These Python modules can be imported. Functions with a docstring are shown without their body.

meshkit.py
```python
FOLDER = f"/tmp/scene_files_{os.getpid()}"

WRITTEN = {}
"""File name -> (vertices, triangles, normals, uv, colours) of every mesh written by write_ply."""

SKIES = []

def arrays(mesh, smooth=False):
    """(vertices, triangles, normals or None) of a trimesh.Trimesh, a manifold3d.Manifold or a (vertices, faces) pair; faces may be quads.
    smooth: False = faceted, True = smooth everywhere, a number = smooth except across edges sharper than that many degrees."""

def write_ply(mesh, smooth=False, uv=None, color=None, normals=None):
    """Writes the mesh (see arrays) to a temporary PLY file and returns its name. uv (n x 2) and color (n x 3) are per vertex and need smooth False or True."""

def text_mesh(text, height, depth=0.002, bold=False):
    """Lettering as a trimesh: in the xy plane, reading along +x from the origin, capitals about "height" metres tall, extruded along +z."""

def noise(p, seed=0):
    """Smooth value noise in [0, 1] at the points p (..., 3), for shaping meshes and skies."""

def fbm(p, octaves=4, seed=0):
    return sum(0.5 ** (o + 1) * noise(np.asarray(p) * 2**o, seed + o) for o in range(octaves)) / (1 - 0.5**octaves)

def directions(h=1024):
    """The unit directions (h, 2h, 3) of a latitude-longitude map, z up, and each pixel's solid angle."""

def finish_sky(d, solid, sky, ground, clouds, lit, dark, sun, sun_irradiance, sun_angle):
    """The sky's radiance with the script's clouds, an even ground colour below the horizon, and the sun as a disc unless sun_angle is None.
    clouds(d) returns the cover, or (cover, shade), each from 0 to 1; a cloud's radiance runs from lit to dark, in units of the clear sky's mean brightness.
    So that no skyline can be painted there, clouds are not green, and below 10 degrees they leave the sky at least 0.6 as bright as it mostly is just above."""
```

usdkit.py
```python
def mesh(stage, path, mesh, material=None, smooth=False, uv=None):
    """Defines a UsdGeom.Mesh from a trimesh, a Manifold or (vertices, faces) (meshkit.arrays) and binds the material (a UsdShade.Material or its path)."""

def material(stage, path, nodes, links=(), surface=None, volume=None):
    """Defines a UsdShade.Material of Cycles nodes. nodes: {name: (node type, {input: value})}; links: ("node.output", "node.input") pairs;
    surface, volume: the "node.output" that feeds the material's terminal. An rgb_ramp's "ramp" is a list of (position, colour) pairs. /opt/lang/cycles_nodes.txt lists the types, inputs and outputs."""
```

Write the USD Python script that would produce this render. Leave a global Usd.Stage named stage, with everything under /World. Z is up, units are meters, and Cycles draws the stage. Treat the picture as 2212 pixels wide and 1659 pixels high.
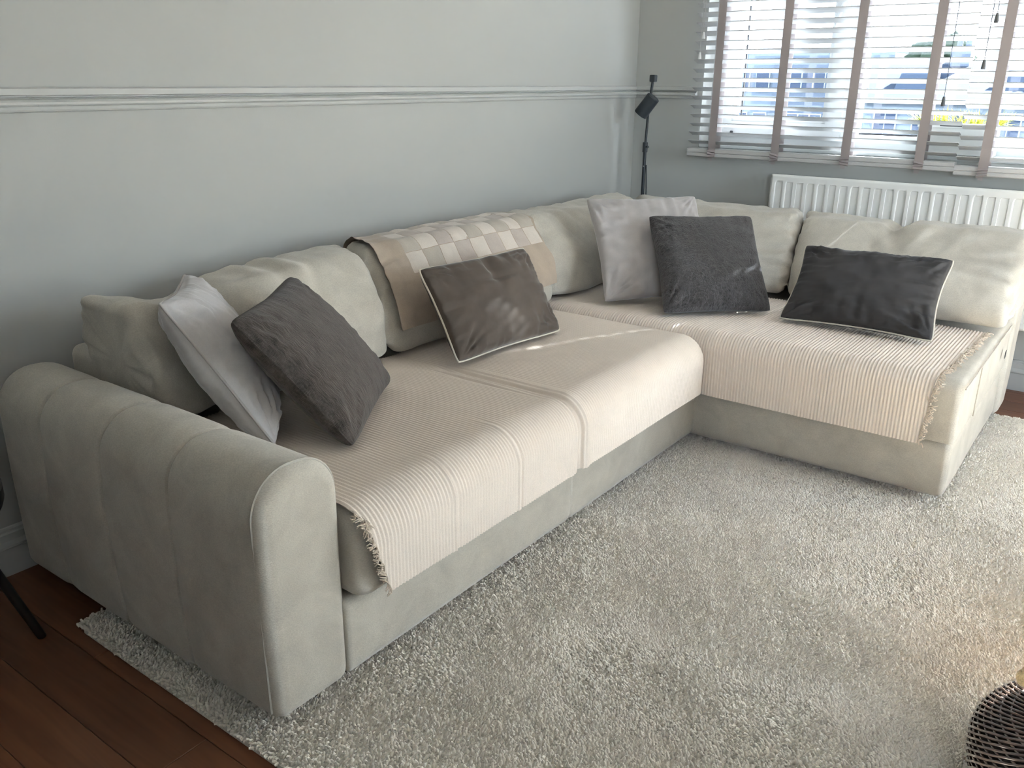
import math, random
import numpy as np, trimesh, usdkit, meshkit
from pxr import Usd, UsdGeom, UsdLux, UsdShade, Gf, Sdf, Vt
from shapely.geometry import Polygon, box as sbox

stage = Usd.Stage.CreateInMemory()
UsdGeom.SetStageUpAxis(stage, 'Z')
UsdGeom.SetStageMetersPerUnit(stage, 1.0)
UsdGeom.Xform.Define(stage, '/World')
UsdGeom.Scope.Define(stage, '/World/Looks')
V = np.array
PI = math.pi

# ---------------------------------------------------------------- camera, sky, sun, exposure
YAW, PITCH, ROLL, FPX = 0.6351, -0.3409, 0.0072, 1852.63
CAM = V([-4.1364, -2.2693, 1.257])
fw = V([math.cos(PITCH) * math.cos(YAW), math.cos(PITCH) * math.sin(YAW), math.sin(PITCH)])
rt = V([math.sin(YAW), -math.cos(YAW), 0.0])
up = np.cross(rt, fw)
rt, up = math.cos(ROLL) * rt + math.sin(ROLL) * up, -math.sin(ROLL) * rt + math.cos(ROLL) * up
cam = UsdGeom.Camera.Define(stage, '/World/camera')
m = np.eye(4); m[0, :3], m[1, :3], m[2, :3], m[3, :3] = rt, up, -fw, CAM
cam.AddTransformOp().Set(Gf.Matrix4d(*m.ravel().tolist()))
cam.CreateHorizontalApertureAttr(36.0)
cam.CreateVerticalApertureAttr(27.0)
cam.CreateFocalLengthAttr(36.0 * FPX / 2212)
cam.CreateClippingRangeAttr(Gf.Vec2f(0.05, 1000))
cam.CreateExposureAttr(1.2)

SUN_TO = V([1.0, -0.42, 0.66]); SUN_TO = SUN_TO / np.linalg.norm(SUN_TO)   # towards the sun
usdkit.material(stage, '/World/Looks/sky', {
    'sky': ('sky_texture', {'sky_type': 'multiple_scattering', 'sun_disc': False, 'sun_elevation': math.asin(SUN_TO[2]),
                            'sun_rotation': math.atan2(SUN_TO[0], SUN_TO[1]), 'altitude': 50.0, 'aerosol_density': 0.8}),
    'thin': ('hsv', {'saturation': 0.42}),                     # bright thin haze takes most of the blue out
    'bg': ('background_shader', {'strength': 0.45})}, [('sky.color', 'thin.color'), ('thin.color', 'bg.color')], surface='bg.background')
dome = UsdLux.DomeLight.Define(stage, '/World/sky_light')
dome.CreateIntensityAttr(1.0)
UsdShade.MaterialBindingAPI.Apply(dome.GetPrim()).Bind(UsdShade.Material.Get(stage, '/World/Looks/sky'))
sun = UsdLux.DistantLight.Define(stage, '/World/sun_light')
sun.CreateIntensityAttr(17.0)
sun.CreateAngleAttr(0.6); sun.CreateNormalizeAttr(True)
sun.CreateColorAttr(Gf.Vec3f(1.0, 0.985, 0.95))
zx = SUN_TO
xx = np.cross([0, 0, 1], zx); xx /= np.linalg.norm(xx)
yy = np.cross(zx, xx)
m = np.eye(4); m[0, :3], m[1, :3], m[2, :3] = xx, yy, zx
sun.AddTransformOp().Set(Gf.Matrix4d(*m.ravel().tolist()))

# ---------------------------------------------------------------- materials
def s2l(*c):
    c = V(c, float) / 255
    return tuple(np.where(c <= 0.04045, c / 12.92, ((c + 0.055) / 1.055) ** 2.4))

def mat(name, nodes, links, surface='p.BSDF'):
    return usdkit.material(stage, '/World/Looks/' + name, nodes, links, surface=surface)

def plain(name, col, rough=0.5, **kw):
    return mat(name, {'p': ('principled_bsdf', {'base_color': col, 'roughness': rough, **kw})}, [])

def scale3(c, k):
    return tuple(min(1.0, x * k) for x in c)

def fabric(name, col, blotch=0.10, bscale=9.0, fine=0.08, fscale=(420, 420, 420), bump=0.25, bdist=0.0015, sheen=0.25, rough=0.9, weave=None, sheen_rough=0.4, spec=0.2):
    """A cloth: broad blotches of pile laid this way and that, a fine thread pattern, bump and sheen."""
    nodes = {
        'tc': ('texture_coordinate', {}),
        'n1': ('noise_texture', {'scale': bscale, 'detail': 4.0, 'roughness': 0.6, 'distortion': 0.6}),
        'r1': ('map_range', {'from_min': 0.3, 'from_max': 0.7, 'to_min': 1 - blotch, 'to_max': 1 + blotch, 'clamp': True}),
        'mp': ('mapping', {'scale': fscale}),
        'n2': ('noise_texture', {'scale': 1.0, 'detail': 2.0, 'roughness': 0.5}),
        'r2': ('map_range', {'from_min': 0.3, 'from_max': 0.7, 'to_min': 1 - fine, 'to_max': 1 + fine, 'clamp': True}),
        'mm': ('math', {'math_type': 'multiply'}),
        'c': ('combine_color', {}),
        'mx': ('mix_color', {'blend_type': 'multiply', 'fac': 1.0, 'a': col, 'use_clamp': False}),
        'b': ('bump', {'strength': bump, 'distance': bdist}),
        'p': ('principled_bsdf', {'roughness': rough, 'sheen_weight': sheen, 'sheen_roughness': sheen_rough, 'specular_ior_level': spec}),
    }
    links = [('tc.object', 'n1.vector'), ('tc.object', 'mp.vector'), ('mp.vector', 'n2.vector'), ('n1.fac', 'r1.value'), ('n2.fac', 'r2.value'),
             ('r1.result', 'mm.value1'), ('r2.result', 'mm.value2'), ('mm.value', 'c.r'), ('mm.value', 'c.g'), ('mm.value', 'c.b'),
             ('c.color', 'mx.b'), ('mx.result', 'p.base_color'), ('n2.fac', 'b.height'), ('b.normal', 'p.normal')]
    return mat(name, nodes, links)

M = {}
M['wall'] = mat('wall_paint', {
    'tc': ('texture_coordinate', {}), 'n': ('noise_texture', {'scale': 260.0, 'detail': 3.0}), 'b': ('bump', {'strength': 0.06, 'distance': 0.002}),
    'p': ('principled_bsdf', {'base_color': (0.47, 0.475, 0.455), 'roughness': 0.75, 'specular_ior_level': 0.3})},
    [('tc.object', 'n.vector'), ('n.fac', 'b.height'), ('b.normal', 'p.normal')])
M['ceiling'] = plain('ceiling_paint', (0.86, 0.86, 0.84), 0.85)
M['trim'] = plain('trim_gloss', (0.495, 0.50, 0.48), 0.5)
M['upvc'] = plain('upvc_white', (0.56, 0.58, 0.58), 0.3)
M['gasket'] = plain('rubber_gasket', (0.03, 0.03, 0.035), 0.5)
M['radiator'] = plain('radiator_enamel', (0.76, 0.75, 0.72), 0.35)
M['sofa'] = fabric('sofa_chenille', (0.52, 0.485, 0.42), blotch=0.12, bscale=9.0, fine=0.10, fscale=(260, 260, 620), bump=0.30)
M['sofa_seam'] = plain('sofa_seam_thread', (0.455, 0.43, 0.375), 0.9)
M['throw'] = fabric('ribbed_cotton', (0.83, 0.735, 0.645), blotch=0.04, bscale=5.0, fine=0.10, fscale=(700, 700, 700), bump=0.4, bdist=0.002, sheen=0.1)
M['fringe'] = plain('fringe_cotton', (0.66, 0.56, 0.46), 0.95)
M['silver_velvet'] = fabric('silver_velvet', (0.60, 0.575, 0.57), blotch=0.10, bscale=10.0, fine=0.03, bump=0.05, sheen=0.9, rough=0.6, sheen_rough=0.25)
M['dove_velvet'] = fabric('dove_velvet', (0.44, 0.41, 0.395), blotch=0.08, bscale=8.0, fine=0.03, bump=0.05, sheen=0.5, rough=0.75)
M['taupe_velvet'] = fabric('taupe_velvet', (0.100, 0.080, 0.066), blotch=0.14, bscale=7.0, fine=0.03, bump=0.05, sheen=0.45, rough=0.7, sheen_rough=0.3)
M['slate_velvet'] = fabric('slate_velvet', (0.050, 0.047, 0.047), blotch=0.14, bscale=7.0, fine=0.03, bump=0.05, sheen=0.30, rough=0.7, sheen_rough=0.3)
M['piping'] = plain('cream_piping', (0.62, 0.57, 0.48), 0.8)
M['silver_piping'] = plain('silver_piping', (0.50, 0.47, 0.45), 0.7)
M['blanket'] = fabric('blanket_felt', (0.44, 0.36, 0.285), blotch=0.10, bscale=9.0, fine=0.05, bump=0.2, sheen=0.2)
M['patch_cream'] = fabric('patch_cream', (0.65, 0.58, 0.51), blotch=0.05, bscale=14.0, fine=0.07, fscale=(500, 500, 500), bump=0.2)
M['patch_taupe'] = fabric('patch_taupe', (0.50, 0.435, 0.385), blotch=0.06, bscale=14.0, fine=0.07, fscale=(500, 500, 500), bump=0.2)
M['patch_sage'] = fabric('patch_sage', (0.48, 0.43, 0.365), blotch=0.06, bscale=14.0, fine=0.07, fscale=(500, 500, 500), bump=0.2)
M['black_metal'] = plain('black_metal', (0.012, 0.013, 0.015), 0.4)
M['lamp_paint'] = plain('lamp_paint', (0.022, 0.028, 0.034), 0.45)
M['steel'] = plain('screw_steel', (0.6, 0.6, 0.6), 0.3, metallic=1.0)
M['cord'] = plain('blind_cord', (0.45, 0.44, 0.43), 0.8)
M['dark_cord'] = plain('dark_cord', (0.06, 0.07, 0.09), 0.8)
M['tassel'] = plain('tassel_wood', (0.10, 0.10, 0.10), 0.5)
M['white_tassel'] = plain('tassel_white', (0.66, 0.66, 0.65), 0.5)
M['slat'] = mat('slat_paint', {
    'tc': ('texture_coordinate', {}), 'mp': ('mapping', {'scale': (60, 3, 60)}), 'n': ('noise_texture', {'scale': 2.0, 'detail': 4.0}),
    'r': ('rgb_ramp', {'ramp': [(0.3, (0.43, 0.43, 0.43)), (0.7, (0.49, 0.49, 0.485))]}),
    'p': ('principled_bsdf', {'roughness': 0.4})},
    [('tc.object', 'mp.vector'), ('mp.vector', 'n.vector'), ('n.fac', 'r.fac'), ('r.color', 'p.base_color')])
M['rail'] = plain('rail_paint', (0.46, 0.45, 0.44), 0.45)
M['tape'] = mat('ladder_tape', {
    'tc': ('texture_coordinate', {}), 'n': ('noise_texture', {'scale': 900.0, 'detail': 1.0}),
    'r': ('rgb_ramp', {'ramp': [(0.3, (0.43, 0.385, 0.385)), (0.7, (0.53, 0.48, 0.475))]}),
    'd': ('diffuse_bsdf', {}), 't': ('translucent_bsdf', {}), 'mx': ('mix_closure', {'fac': 0.22})},
    [('tc.object', 'n.vector'), ('n.fac', 'r.fac'), ('r.color', 'd.color'), ('r.color', 't.color'), ('d.BSDF', 'mx.closure1'), ('t.BSDF', 'mx.closure2')], surface='mx.closure')
M['tinted_glass'] = mat('solar_glass', {                    # the blinded window has coated solar-control glazing
    'f': ('fresnel', {'IOR': 1.5}), 't': ('transparent_bsdf', {'color': (0.57, 0.61, 0.65)}), 'g': ('glossy_bsdf', {'roughness': 0.0, 'color': (1, 1, 1)}), 'mx': ('mix_closure', {})},
    [('f.fac', 'mx.fac'), ('t.BSDF', 'mx.closure1'), ('g.BSDF', 'mx.closure2')], surface='mx.closure')
M['glass'] = mat('window_glass', {
    'f': ('fresnel', {'IOR': 1.5}), 't': ('transparent_bsdf', {'color': (0.93, 0.95, 0.95)}), 'g': ('glossy_bsdf', {'roughness': 0.0, 'color': (1, 1, 1)}), 'mx': ('mix_closure', {})},
    [('f.fac', 'mx.fac'), ('t.BSDF', 'mx.closure1'), ('g.BSDF', 'mx.closure2')], surface='mx.closure')
for i, (lo, hi) in enumerate([((0.145, 0.058, 0.030), (0.215, 0.092, 0.046)), ((0.165, 0.070, 0.036), (0.24, 0.108, 0.056)), ((0.12, 0.050, 0.026), (0.185, 0.080, 0.041)), ((0.18, 0.072, 0.038), (0.26, 0.104, 0.054))]):
    M['plank%d' % i] = mat('laminate_%d' % i, {
        'tc': ('texture_coordinate', {}), 'mp': ('mapping', {'scale': (34, 2.4, 30), 'location': (i * 3.1, i * 1.7, 0)}),
        'n': ('noise_texture', {'scale': 1.0, 'detail': 5.0, 'roughness': 0.6, 'distortion': 0.8}),
        'r': ('rgb_ramp', {'ramp': [(0.3, lo), (0.7, hi)]}), 'p': ('principled_bsdf', {'roughness': 0.38, 'specular_ior_level': 0.35})},
        [('tc.object', 'mp.vector'), ('mp.vector', 'n.vector'), ('n.fac', 'r.fac'), ('r.color', 'p.base_color')])
M['rug'] = mat('rug_pile', {
    'tc': ('texture_coordinate', {}), 'n': ('noise_texture', {'scale': 5.0, 'detail': 4.0, 'roughness': 0.6}), 'n2': ('noise_texture', {'scale': 140.0, 'detail': 1.0}),
    'a': ('math', {'math_type': 'multiply_add', 'value2': 0.45}), 'r': ('rgb_ramp', {'ramp': [(0.35, (0.80, 0.735, 0.64)), (0.95, (0.96, 0.90, 0.80))]}),
    'p': ('principled_bsdf', {'roughness': 0.95, 'sheen_weight': 0.2, 'specular_ior_level': 0.1})},
    [('tc.object', 'n.vector'), ('tc.object', 'n2.vector'), ('n2.fac', 'a.value1'), ('n.fac', 'a.value3'), ('a.value', 'r.fac'), ('r.color', 'p.base_color')])
M['rug_back'] = plain('rug_backing', (0.70, 0.66, 0.59), 0.95)

# ---------------------------------------------------------------- scene tree helpers
used = {}
def path(name, parent=None):
    root = '/World' if parent is None else str(parent.GetPath())
    k = used.get((root, name), 0); used[(root, name)] = k + 1
    return root + '/' + name + ('_%03d' % k if k else '')

def tag(prim, label=None, cat=None, group=None, kind=None):
    for k, v in (('label', label), ('category', cat), ('group', group), ('kind', kind)):
        if v: prim.SetCustomDataByKey(k, v)
    return prim

def obj(name, mesh, material, parent=None, smooth=35):
    return usdkit.mesh(stage, path(name, parent), mesh, M[material], smooth=smooth).GetPrim()

def thing(name, label=None, cat=None, group=None, kind=None, loc=(0, 0, 0), rotz=0.0):
    x = UsdGeom.Xform.Define(stage, path(name))
    x.AddTranslateOp().Set(Gf.Vec3d(*map(float, loc)))
    if rotz: x.AddRotateZOp().Set(float(rotz))
    return tag(x.GetPrim(), label, cat, group, kind)

# ---------------------------------------------------------------- mesh helpers
cat_ = trimesh.util.concatenate
def bx(x0, x1, y0, y1, z0, z1):
    b = trimesh.creation.box((abs(x1 - x0), abs(y1 - y0), abs(z1 - z0)))
    b.apply_translation(((x0 + x1) / 2, (y0 + y1) / 2, (z0 + z1) / 2))
    return b

def cbox(x0, x1, y0, y1, z0, z1, c=0.003):
    """A box with chamfered edges."""
    pts = []
    lo, hi = V([min(x0, x1), min(y0, y1), min(z0, z1)]), V([max(x0, x1), max(y0, y1), max(z0, z1)])
    c = min(c, 0.45 * (hi - lo).min())
    for s in np.ndindex(2, 2, 2):
        p = np.where(s, hi, lo); d = np.where(s, -1, 1)
        for k in range(3):
            q = p + d * c; q[k] = p[k]; pts.append(q)
    return trimesh.convex.convex_hull(V(pts))

def tube(pts, r, n=10, cap=True, closed=False):
    pts = V(pts, float); N = len(pts)
    r = np.broadcast_to(r, N)
    if closed: T = np.roll(pts, -1, 0) - np.roll(pts, 1, 0)
    else: T = np.gradient(pts, axis=0)
    T /= np.linalg.norm(T, axis=1, keepdims=True) + 1e-12
    a = V([0, 0, 1.0]) if abs(T[0][2]) < 0.9 else V([1.0, 0, 0])
    u = np.cross(T[0], a); u /= np.linalg.norm(u)
    verts = []
    for i in range(N):
        u = u - T[i] * (u @ T[i]); u /= np.linalg.norm(u) + 1e-12
        w = np.cross(T[i], u)
        th = np.arange(n) / n * 2 * PI
        verts.append(pts[i] + r[i] * (np.cos(th)[:, None] * u + np.sin(th)[:, None] * w))
    verts = np.vstack(verts); F = []
    for i in range(N if closed else N - 1):
        for j in range(n):
            a0, a1, b0, b1 = i * n + j, i * n + (j + 1) % n, ((i + 1) % N) * n + j, ((i + 1) % N) * n + (j + 1) % n
            F += [(a0, a1, b1), (a0, b1, b0)]
    if cap and not closed:
        k = len(verts); verts = np.vstack([verts, pts[0], pts[-1]])
        for j in range(n):
            F += [(k, (j + 1) % n, j), (k + 1, (N - 1) * n + j, (N - 1) * n + (j + 1) % n)]
    return trimesh.Trimesh(verts, F, process=False)

def grid(P, wrap_u=False, wrap_v=False):
    """Quads of an (nu, nv, 3) array of points."""
    nu, nv = P.shape[:2]
    idx = np.arange(nu * nv).reshape(nu, nv)
    if wrap_u: idx = np.vstack([idx, idx[:1]])
    if wrap_v: idx = np.hstack([idx, idx[:, :1]])
    a, b, c, d = idx[:-1, :-1].ravel(), idx[1:, :-1].ravel(), idx[1:, 1:].ravel(), idx[:-1, 1:].ravel()
    F = np.vstack([np.stack([a, b, c], 1), np.stack([a, c, d], 1)])
    return trimesh.Trimesh(P.reshape(-1, 3), F, process=False)

def fix(mesh):
    """Outward faces for a closed mesh."""
    if mesh.volume < 0: mesh.invert()
    return mesh

def lathe(profile, n=32, centre=(0, 0, 0)):
    pr = V(profile, float)
    th = np.arange(n) / n * 2 * PI
    P = np.stack([pr[:, None, 0] * np.cos(th), pr[:, None, 0] * np.sin(th), np.broadcast_to(pr[:, None, 1], (len(pr), n))], -1) + V(centre)
    return fix(grid(P, wrap_v=True))

def place(mesh, a, b):
    """Moves a mesh built along +z from the origin so that it runs from a towards b."""
    d = V(b, float) - V(a, float); d /= np.linalg.norm(d)
    mesh = mesh.copy(); mesh.apply_transform(trimesh.geometry.align_vectors([0, 0, 1], d)); mesh.apply_translation(a)
    return mesh

def rpoly(pts, radii, seg=0.02, narc=8):
    """A closed outline with rounded corners, sampled evenly. Points anticlockwise."""
    pts = V(pts, float); N = len(pts); out = []
    radii = np.broadcast_to(radii, N)
    for i in range(N):
        p, a, b = pts[i], pts[i - 1], pts[(i + 1) % N]
        da, db = (a - p), (b - p); la, lb = np.linalg.norm(da), np.linalg.norm(db); da /= la; db /= lb
        ang = math.acos(np.clip(da @ db, -1, 1))
        t = min(radii[i] / math.tan(ang / 2), 0.49 * la, 0.49 * lb)
        r = t * math.tan(ang / 2)
        c = p + (da + db) / np.linalg.norm(da + db) * (r / math.sin(ang / 2))
        v0, v1 = p + da * t - c, p + db * t - c
        a0 = math.atan2(v0[1], v0[0]); da_ = (math.atan2(v1[1], v1[0]) - a0 + PI) % (2 * PI) - PI
        for k in range(narc + 1):
            th = a0 + da_ * k / narc
            out.append(c + r * V([math.cos(th), math.sin(th)]))
    out = V(out)
    ext = np.vstack([out, out[:1]]); L = np.r_[0, np.cumsum(np.linalg.norm(np.diff(ext, axis=0), axis=1))]
    n = max(24, int(L[-1] / seg))
    s = np.linspace(0, L[-1], n, endpoint=False)
    return np.stack([np.interp(s, L, ext[:, 0]), np.interp(s, L, ext[:, 1])], 1)

def outn(pr):
    t = np.roll(pr, -1, 0) - np.roll(pr, 1, 0)
    n = np.stack([t[:, 1], -t[:, 0]], 1)
    return n / (np.linalg.norm(n, axis=1, keepdims=True) + 1e-12)

def stations(L, r, step, extra=()):
    th = np.linspace(0, PI / 2, 7)
    e = r * (1 - np.cos(th))
    mid = np.linspace(r, L - r, max(2, int((L - 2 * r) / step)))[1:-1]
    s = np.r_[e, mid, L - e[::-1]]
    for c in extra:
        s = np.r_[s, c + V([-0.014, -0.009, -0.006, -0.003, 0, 0.003, 0.006, 0.009, 0.014])]
    return np.unique(np.round(s[(s >= 0) & (s <= L)], 5))

def sweep(pr, a0, a1, r, fn, step=0.02, extra=(), disp=None, end0=None, end1=None):
    """Sweeps a closed anticlockwise outline pr along an axis from a0 to a1 with ends rounded by r.
    fn(a, p, q) gives the point for axis position a and outline coordinates; disp(points) an outward offset; end0, end1 shift the ends per outline point."""
    L = abs(a1 - a0); sg = 1 if a1 > a0 else -1
    st = stations(L, r, step, [abs(e - a0) for e in extra])
    nrm = outn(pr)
    rows, nr = [], []
    for s in st:
        e = min(s, L - s)
        off = r - math.sqrt(max(0, r * r - (r - e) ** 2)) if e < r else 0.0
        q = pr - nrm * off
        t = s / L
        a = a0 + sg * s
        sh = 0
        if end0 is not None: sh = sh + end0(pr[:, 0], pr[:, 1]) * (1 - t)
        if end1 is not None: sh = sh + end1(pr[:, 0], pr[:, 1]) * t
        rows.append(np.stack([np.full(len(pr), a) + sh, q[:, 0], q[:, 1]], 1))
        nr.append(np.stack([np.zeros(len(pr)), nrm[:, 0], nrm[:, 1]], 1))
    A, Nn = V(rows), V(nr)
    # shift normals near the ends to point outwards along the axis too
    for i, s in enumerate(st):
        e = min(s, L - s)
        if e < r:
            k = (r - e) / r
            Nn[i, :, 0] = (-sg if s < L / 2 else sg) * k
            Nn[i, :, 1:] *= math.sqrt(max(0, 1 - k * k))
    if disp is not None:
        d = disp(A, Nn)
        A = A + Nn * d[..., None]
    P = fn(A[..., 0], A[..., 1], A[..., 2])
    nu, nv = P.shape[:2]
    g = grid(P, wrap_v=True)
    v = np.vstack([P.reshape(-1, 3), P[0].mean(0), P[-1].mean(0)])
    k = nu * nv
    j = np.arange(nv); j1 = (j + 1) % nv
    f = np.vstack([g.faces, np.stack([np.full(nv, k), j, j1], 1), np.stack([np.full(nv, k + 1), (nu - 1) * nv + j1, (nu - 1) * nv + j], 1)])
    return fix(trimesh.Trimesh(v, f, process=False))

noise, fbm = meshkit.noise, meshkit.fbm

def alongX(a, d, z): return np.stack([a, -d, z], -1)      # axis x; d measured from the long wall into the room
def alongY(a, d, z): return np.stack([-d, a, z], -1)      # axis y; d measured from the window wall into the room

# ---------------------------------------------------------------- the room
X0, Y0, H = -5.3, -4.3, 2.42                     # room: x from X0 to 0, y from Y0 to 0
WY0, WY1, WZ0, WZ1 = -2.80, -0.372, 0.945, 2.20  # window opening
DY0, DY1, DZ0, DZ1 = -4.12, -3.20, 0.0, 2.30    # a glazed door further along the same wall
def struct(name, mesh, material, smooth=None, parent=None):
    o = obj(name, mesh, material, parent, smooth)
    if parent is None: tag(o, kind='structure')
    return o
struct('wall_left', bx(X0 - 0.15, 0.30, 0.0, 0.15, -0.05, H), 'wall')
RY_0, RY_1, RZ_0, RZ_1 = -4.15, -3.25, 0.80, 2.15  # a window behind the camera
wr = trimesh.creation.extrude_polygon(Polygon([(Y0 - 0.15, -0.05), (0, -0.05), (0, H), (Y0 - 0.15, H)]).difference(sbox(RY_0, RZ_0, RY_1, RZ_1)), 0.15, engine='earcut')
wr.apply_transform(V([[0, 0, 1, X0 - 0.15], [1, 0, 0, 0], [0, 1, 0, 0], [0, 0, 0, 1.0]]))
struct('wall_rear', fix(wr), 'wall')
NX0, NX1, NZ0, NZ1 = -1.65, -0.15, 0.45, 2.15    # a wide window in the wall on the open side of the sofa
wn = trimesh.creation.extrude_polygon(Polygon([(X0, -0.05), (0.30, -0.05), (0.30, H), (X0, H)]).difference(sbox(NX0, NZ0, NX1, NZ1)), 0.15, engine='earcut')
wn.apply_transform(V([[1, 0, 0, 0], [0, 0, 1, Y0 - 0.15], [0, 1, 0, 0], [0, 0, 0, 1.0]]))
struct('wall_near', fix(wn), 'wall')
struct('ceiling', bx(X0 - 0.15, 0.30, Y0 - 0.15, 0.15, H, H + 0.12), 'ceiling')
face = Polygon([(Y0, -0.05), (0, -0.05), (0, H), (Y0, H)]).difference(sbox(WY0, WZ0, WY1, WZ1)).difference(sbox(DY0, DZ0, DY1, DZ1))
w = trimesh.creation.extrude_polygon(face, 0.30, engine='earcut')
w.apply_transform(V([[0, 0, 1, 0], [1, 0, 0, 0], [0, 1, 0, 0], [0, 0, 0, 1.0]]))
struct('wall_right', fix(w), 'wall')

# laminate floor: planks run away from the long wall
fl = UsdGeom.Xform.Define(stage, path('floor')).GetPrim(); tag(fl, kind='structure')
obj('subfloor', bx(X0 - 0.15, 0.30, Y0 - 0.15, 0.0, -0.05, -0.012), 'rug_back', fl, smooth=None)
rng = random.Random(3)
x = X0; row = 0
PW = 0.128
while x < 0:
    y = -rng.uniform(0.2, 1.25)
    y0 = 0.0
    while y0 > Y0:
        y1 = max(Y0, y); 
        if y0 - y1 > 0.05:
            obj('plank', cbox(x + 0.0006, min(x + PW - 0.0006, 0), y1 + 0.0006, y0 - 0.0006, -0.012, 0.0, 0.0012), 'plank%d' % rng.randrange(4), fl, smooth=None)
        y0 = y1; y -= 1.26
    x += PW; row += 1

def strip(profile, a0, a1, fn, back=0.0):
    """A moulding: profile of (depth, height) from top to bottom, closed against the wall, swept straight."""
    pr = V([(back, profile[0][1])] + list(profile) + [(back, profile[-1][1])])
    P = np.stack([fn(np.full(len(pr), a), pr[:, 0], pr[:, 1]) for a in (a0, a1)])
    g = grid(P, wrap_v=True)
    poly = Polygon(pr).buffer(0)
    cap_v, cap_f = trimesh.creation.triangulate_polygon(Polygon(pr), engine='earcut')
    caps = [trimesh.Trimesh(fn(np.full(len(cap_v), a), cap_v[:, 0], cap_v[:, 1]), cap_f, process=False) for a in (a0, a1)]
    return cat_([g] + caps)
dado = [(0.0, 1.2315), (0.010, 1.2310), (0.0145, 1.2280), (0.0165, 1.2135), (0.0070, 1.2110), (0.0070, 1.2085), (0.0140, 1.2070), (0.0090, 1.2045), (0.0185, 1.2020),
        (0.0235, 1.1970), (0.0235, 1.1915), (0.0195, 1.1885), (0.0100, 1.1865), (0.0115, 1.1790), (0.0095, 1.1755), (0.0050, 1.1735), (0.0, 1.1725)]
# the next length of rail, cut at a slant and butted with a hairline joint
pr = V([(0, dado[0][1])] + dado + [(0, dado[-1][1])])
def slant(z): return -3.086 - (z - 1.228) * 0.93
P = np.stack([alongX(slant(pr[:, 1]) + 0.0004, pr[:, 0], pr[:, 1]), alongX(np.full(len(pr), 0.0), pr[:, 0], pr[:, 1])])
struct('trim_1', cat_([grid(P, wrap_v=True)]), 'trim', smooth=None)
P = np.stack([alongX(np.full(len(pr), X0), pr[:, 0], pr[:, 1]), alongX(slant(pr[:, 1]) - 0.0006, pr[:, 0] + 0.0005, pr[:, 1] + 0.0003)])
struct('trim_2', cat_([grid(P, wrap_v=True)]), 'trim', smooth=None)
struct('trim_3', strip(dado, -0.345, 0.0, alongY), 'trim', smooth=None)
skirt = [(0.0, 0.132), (0.008, 0.1315), (0.012, 0.128), (0.012, 0.122), (0.016, 0.117), (0.016, 0.098), (0.019, 0.092), (0.0215, 0.086), (0.0215, 0.080), (0.018, 0.076), (0.018, 0.0), (0.0, 0.0)]
struct('baseboard_left', strip(skirt, X0, 0.0, alongX), 'trim', smooth=None)
struct('baseboard_right', strip(skirt, DY1 + 0.06, 0.0, alongY), 'trim', smooth=None)

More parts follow.
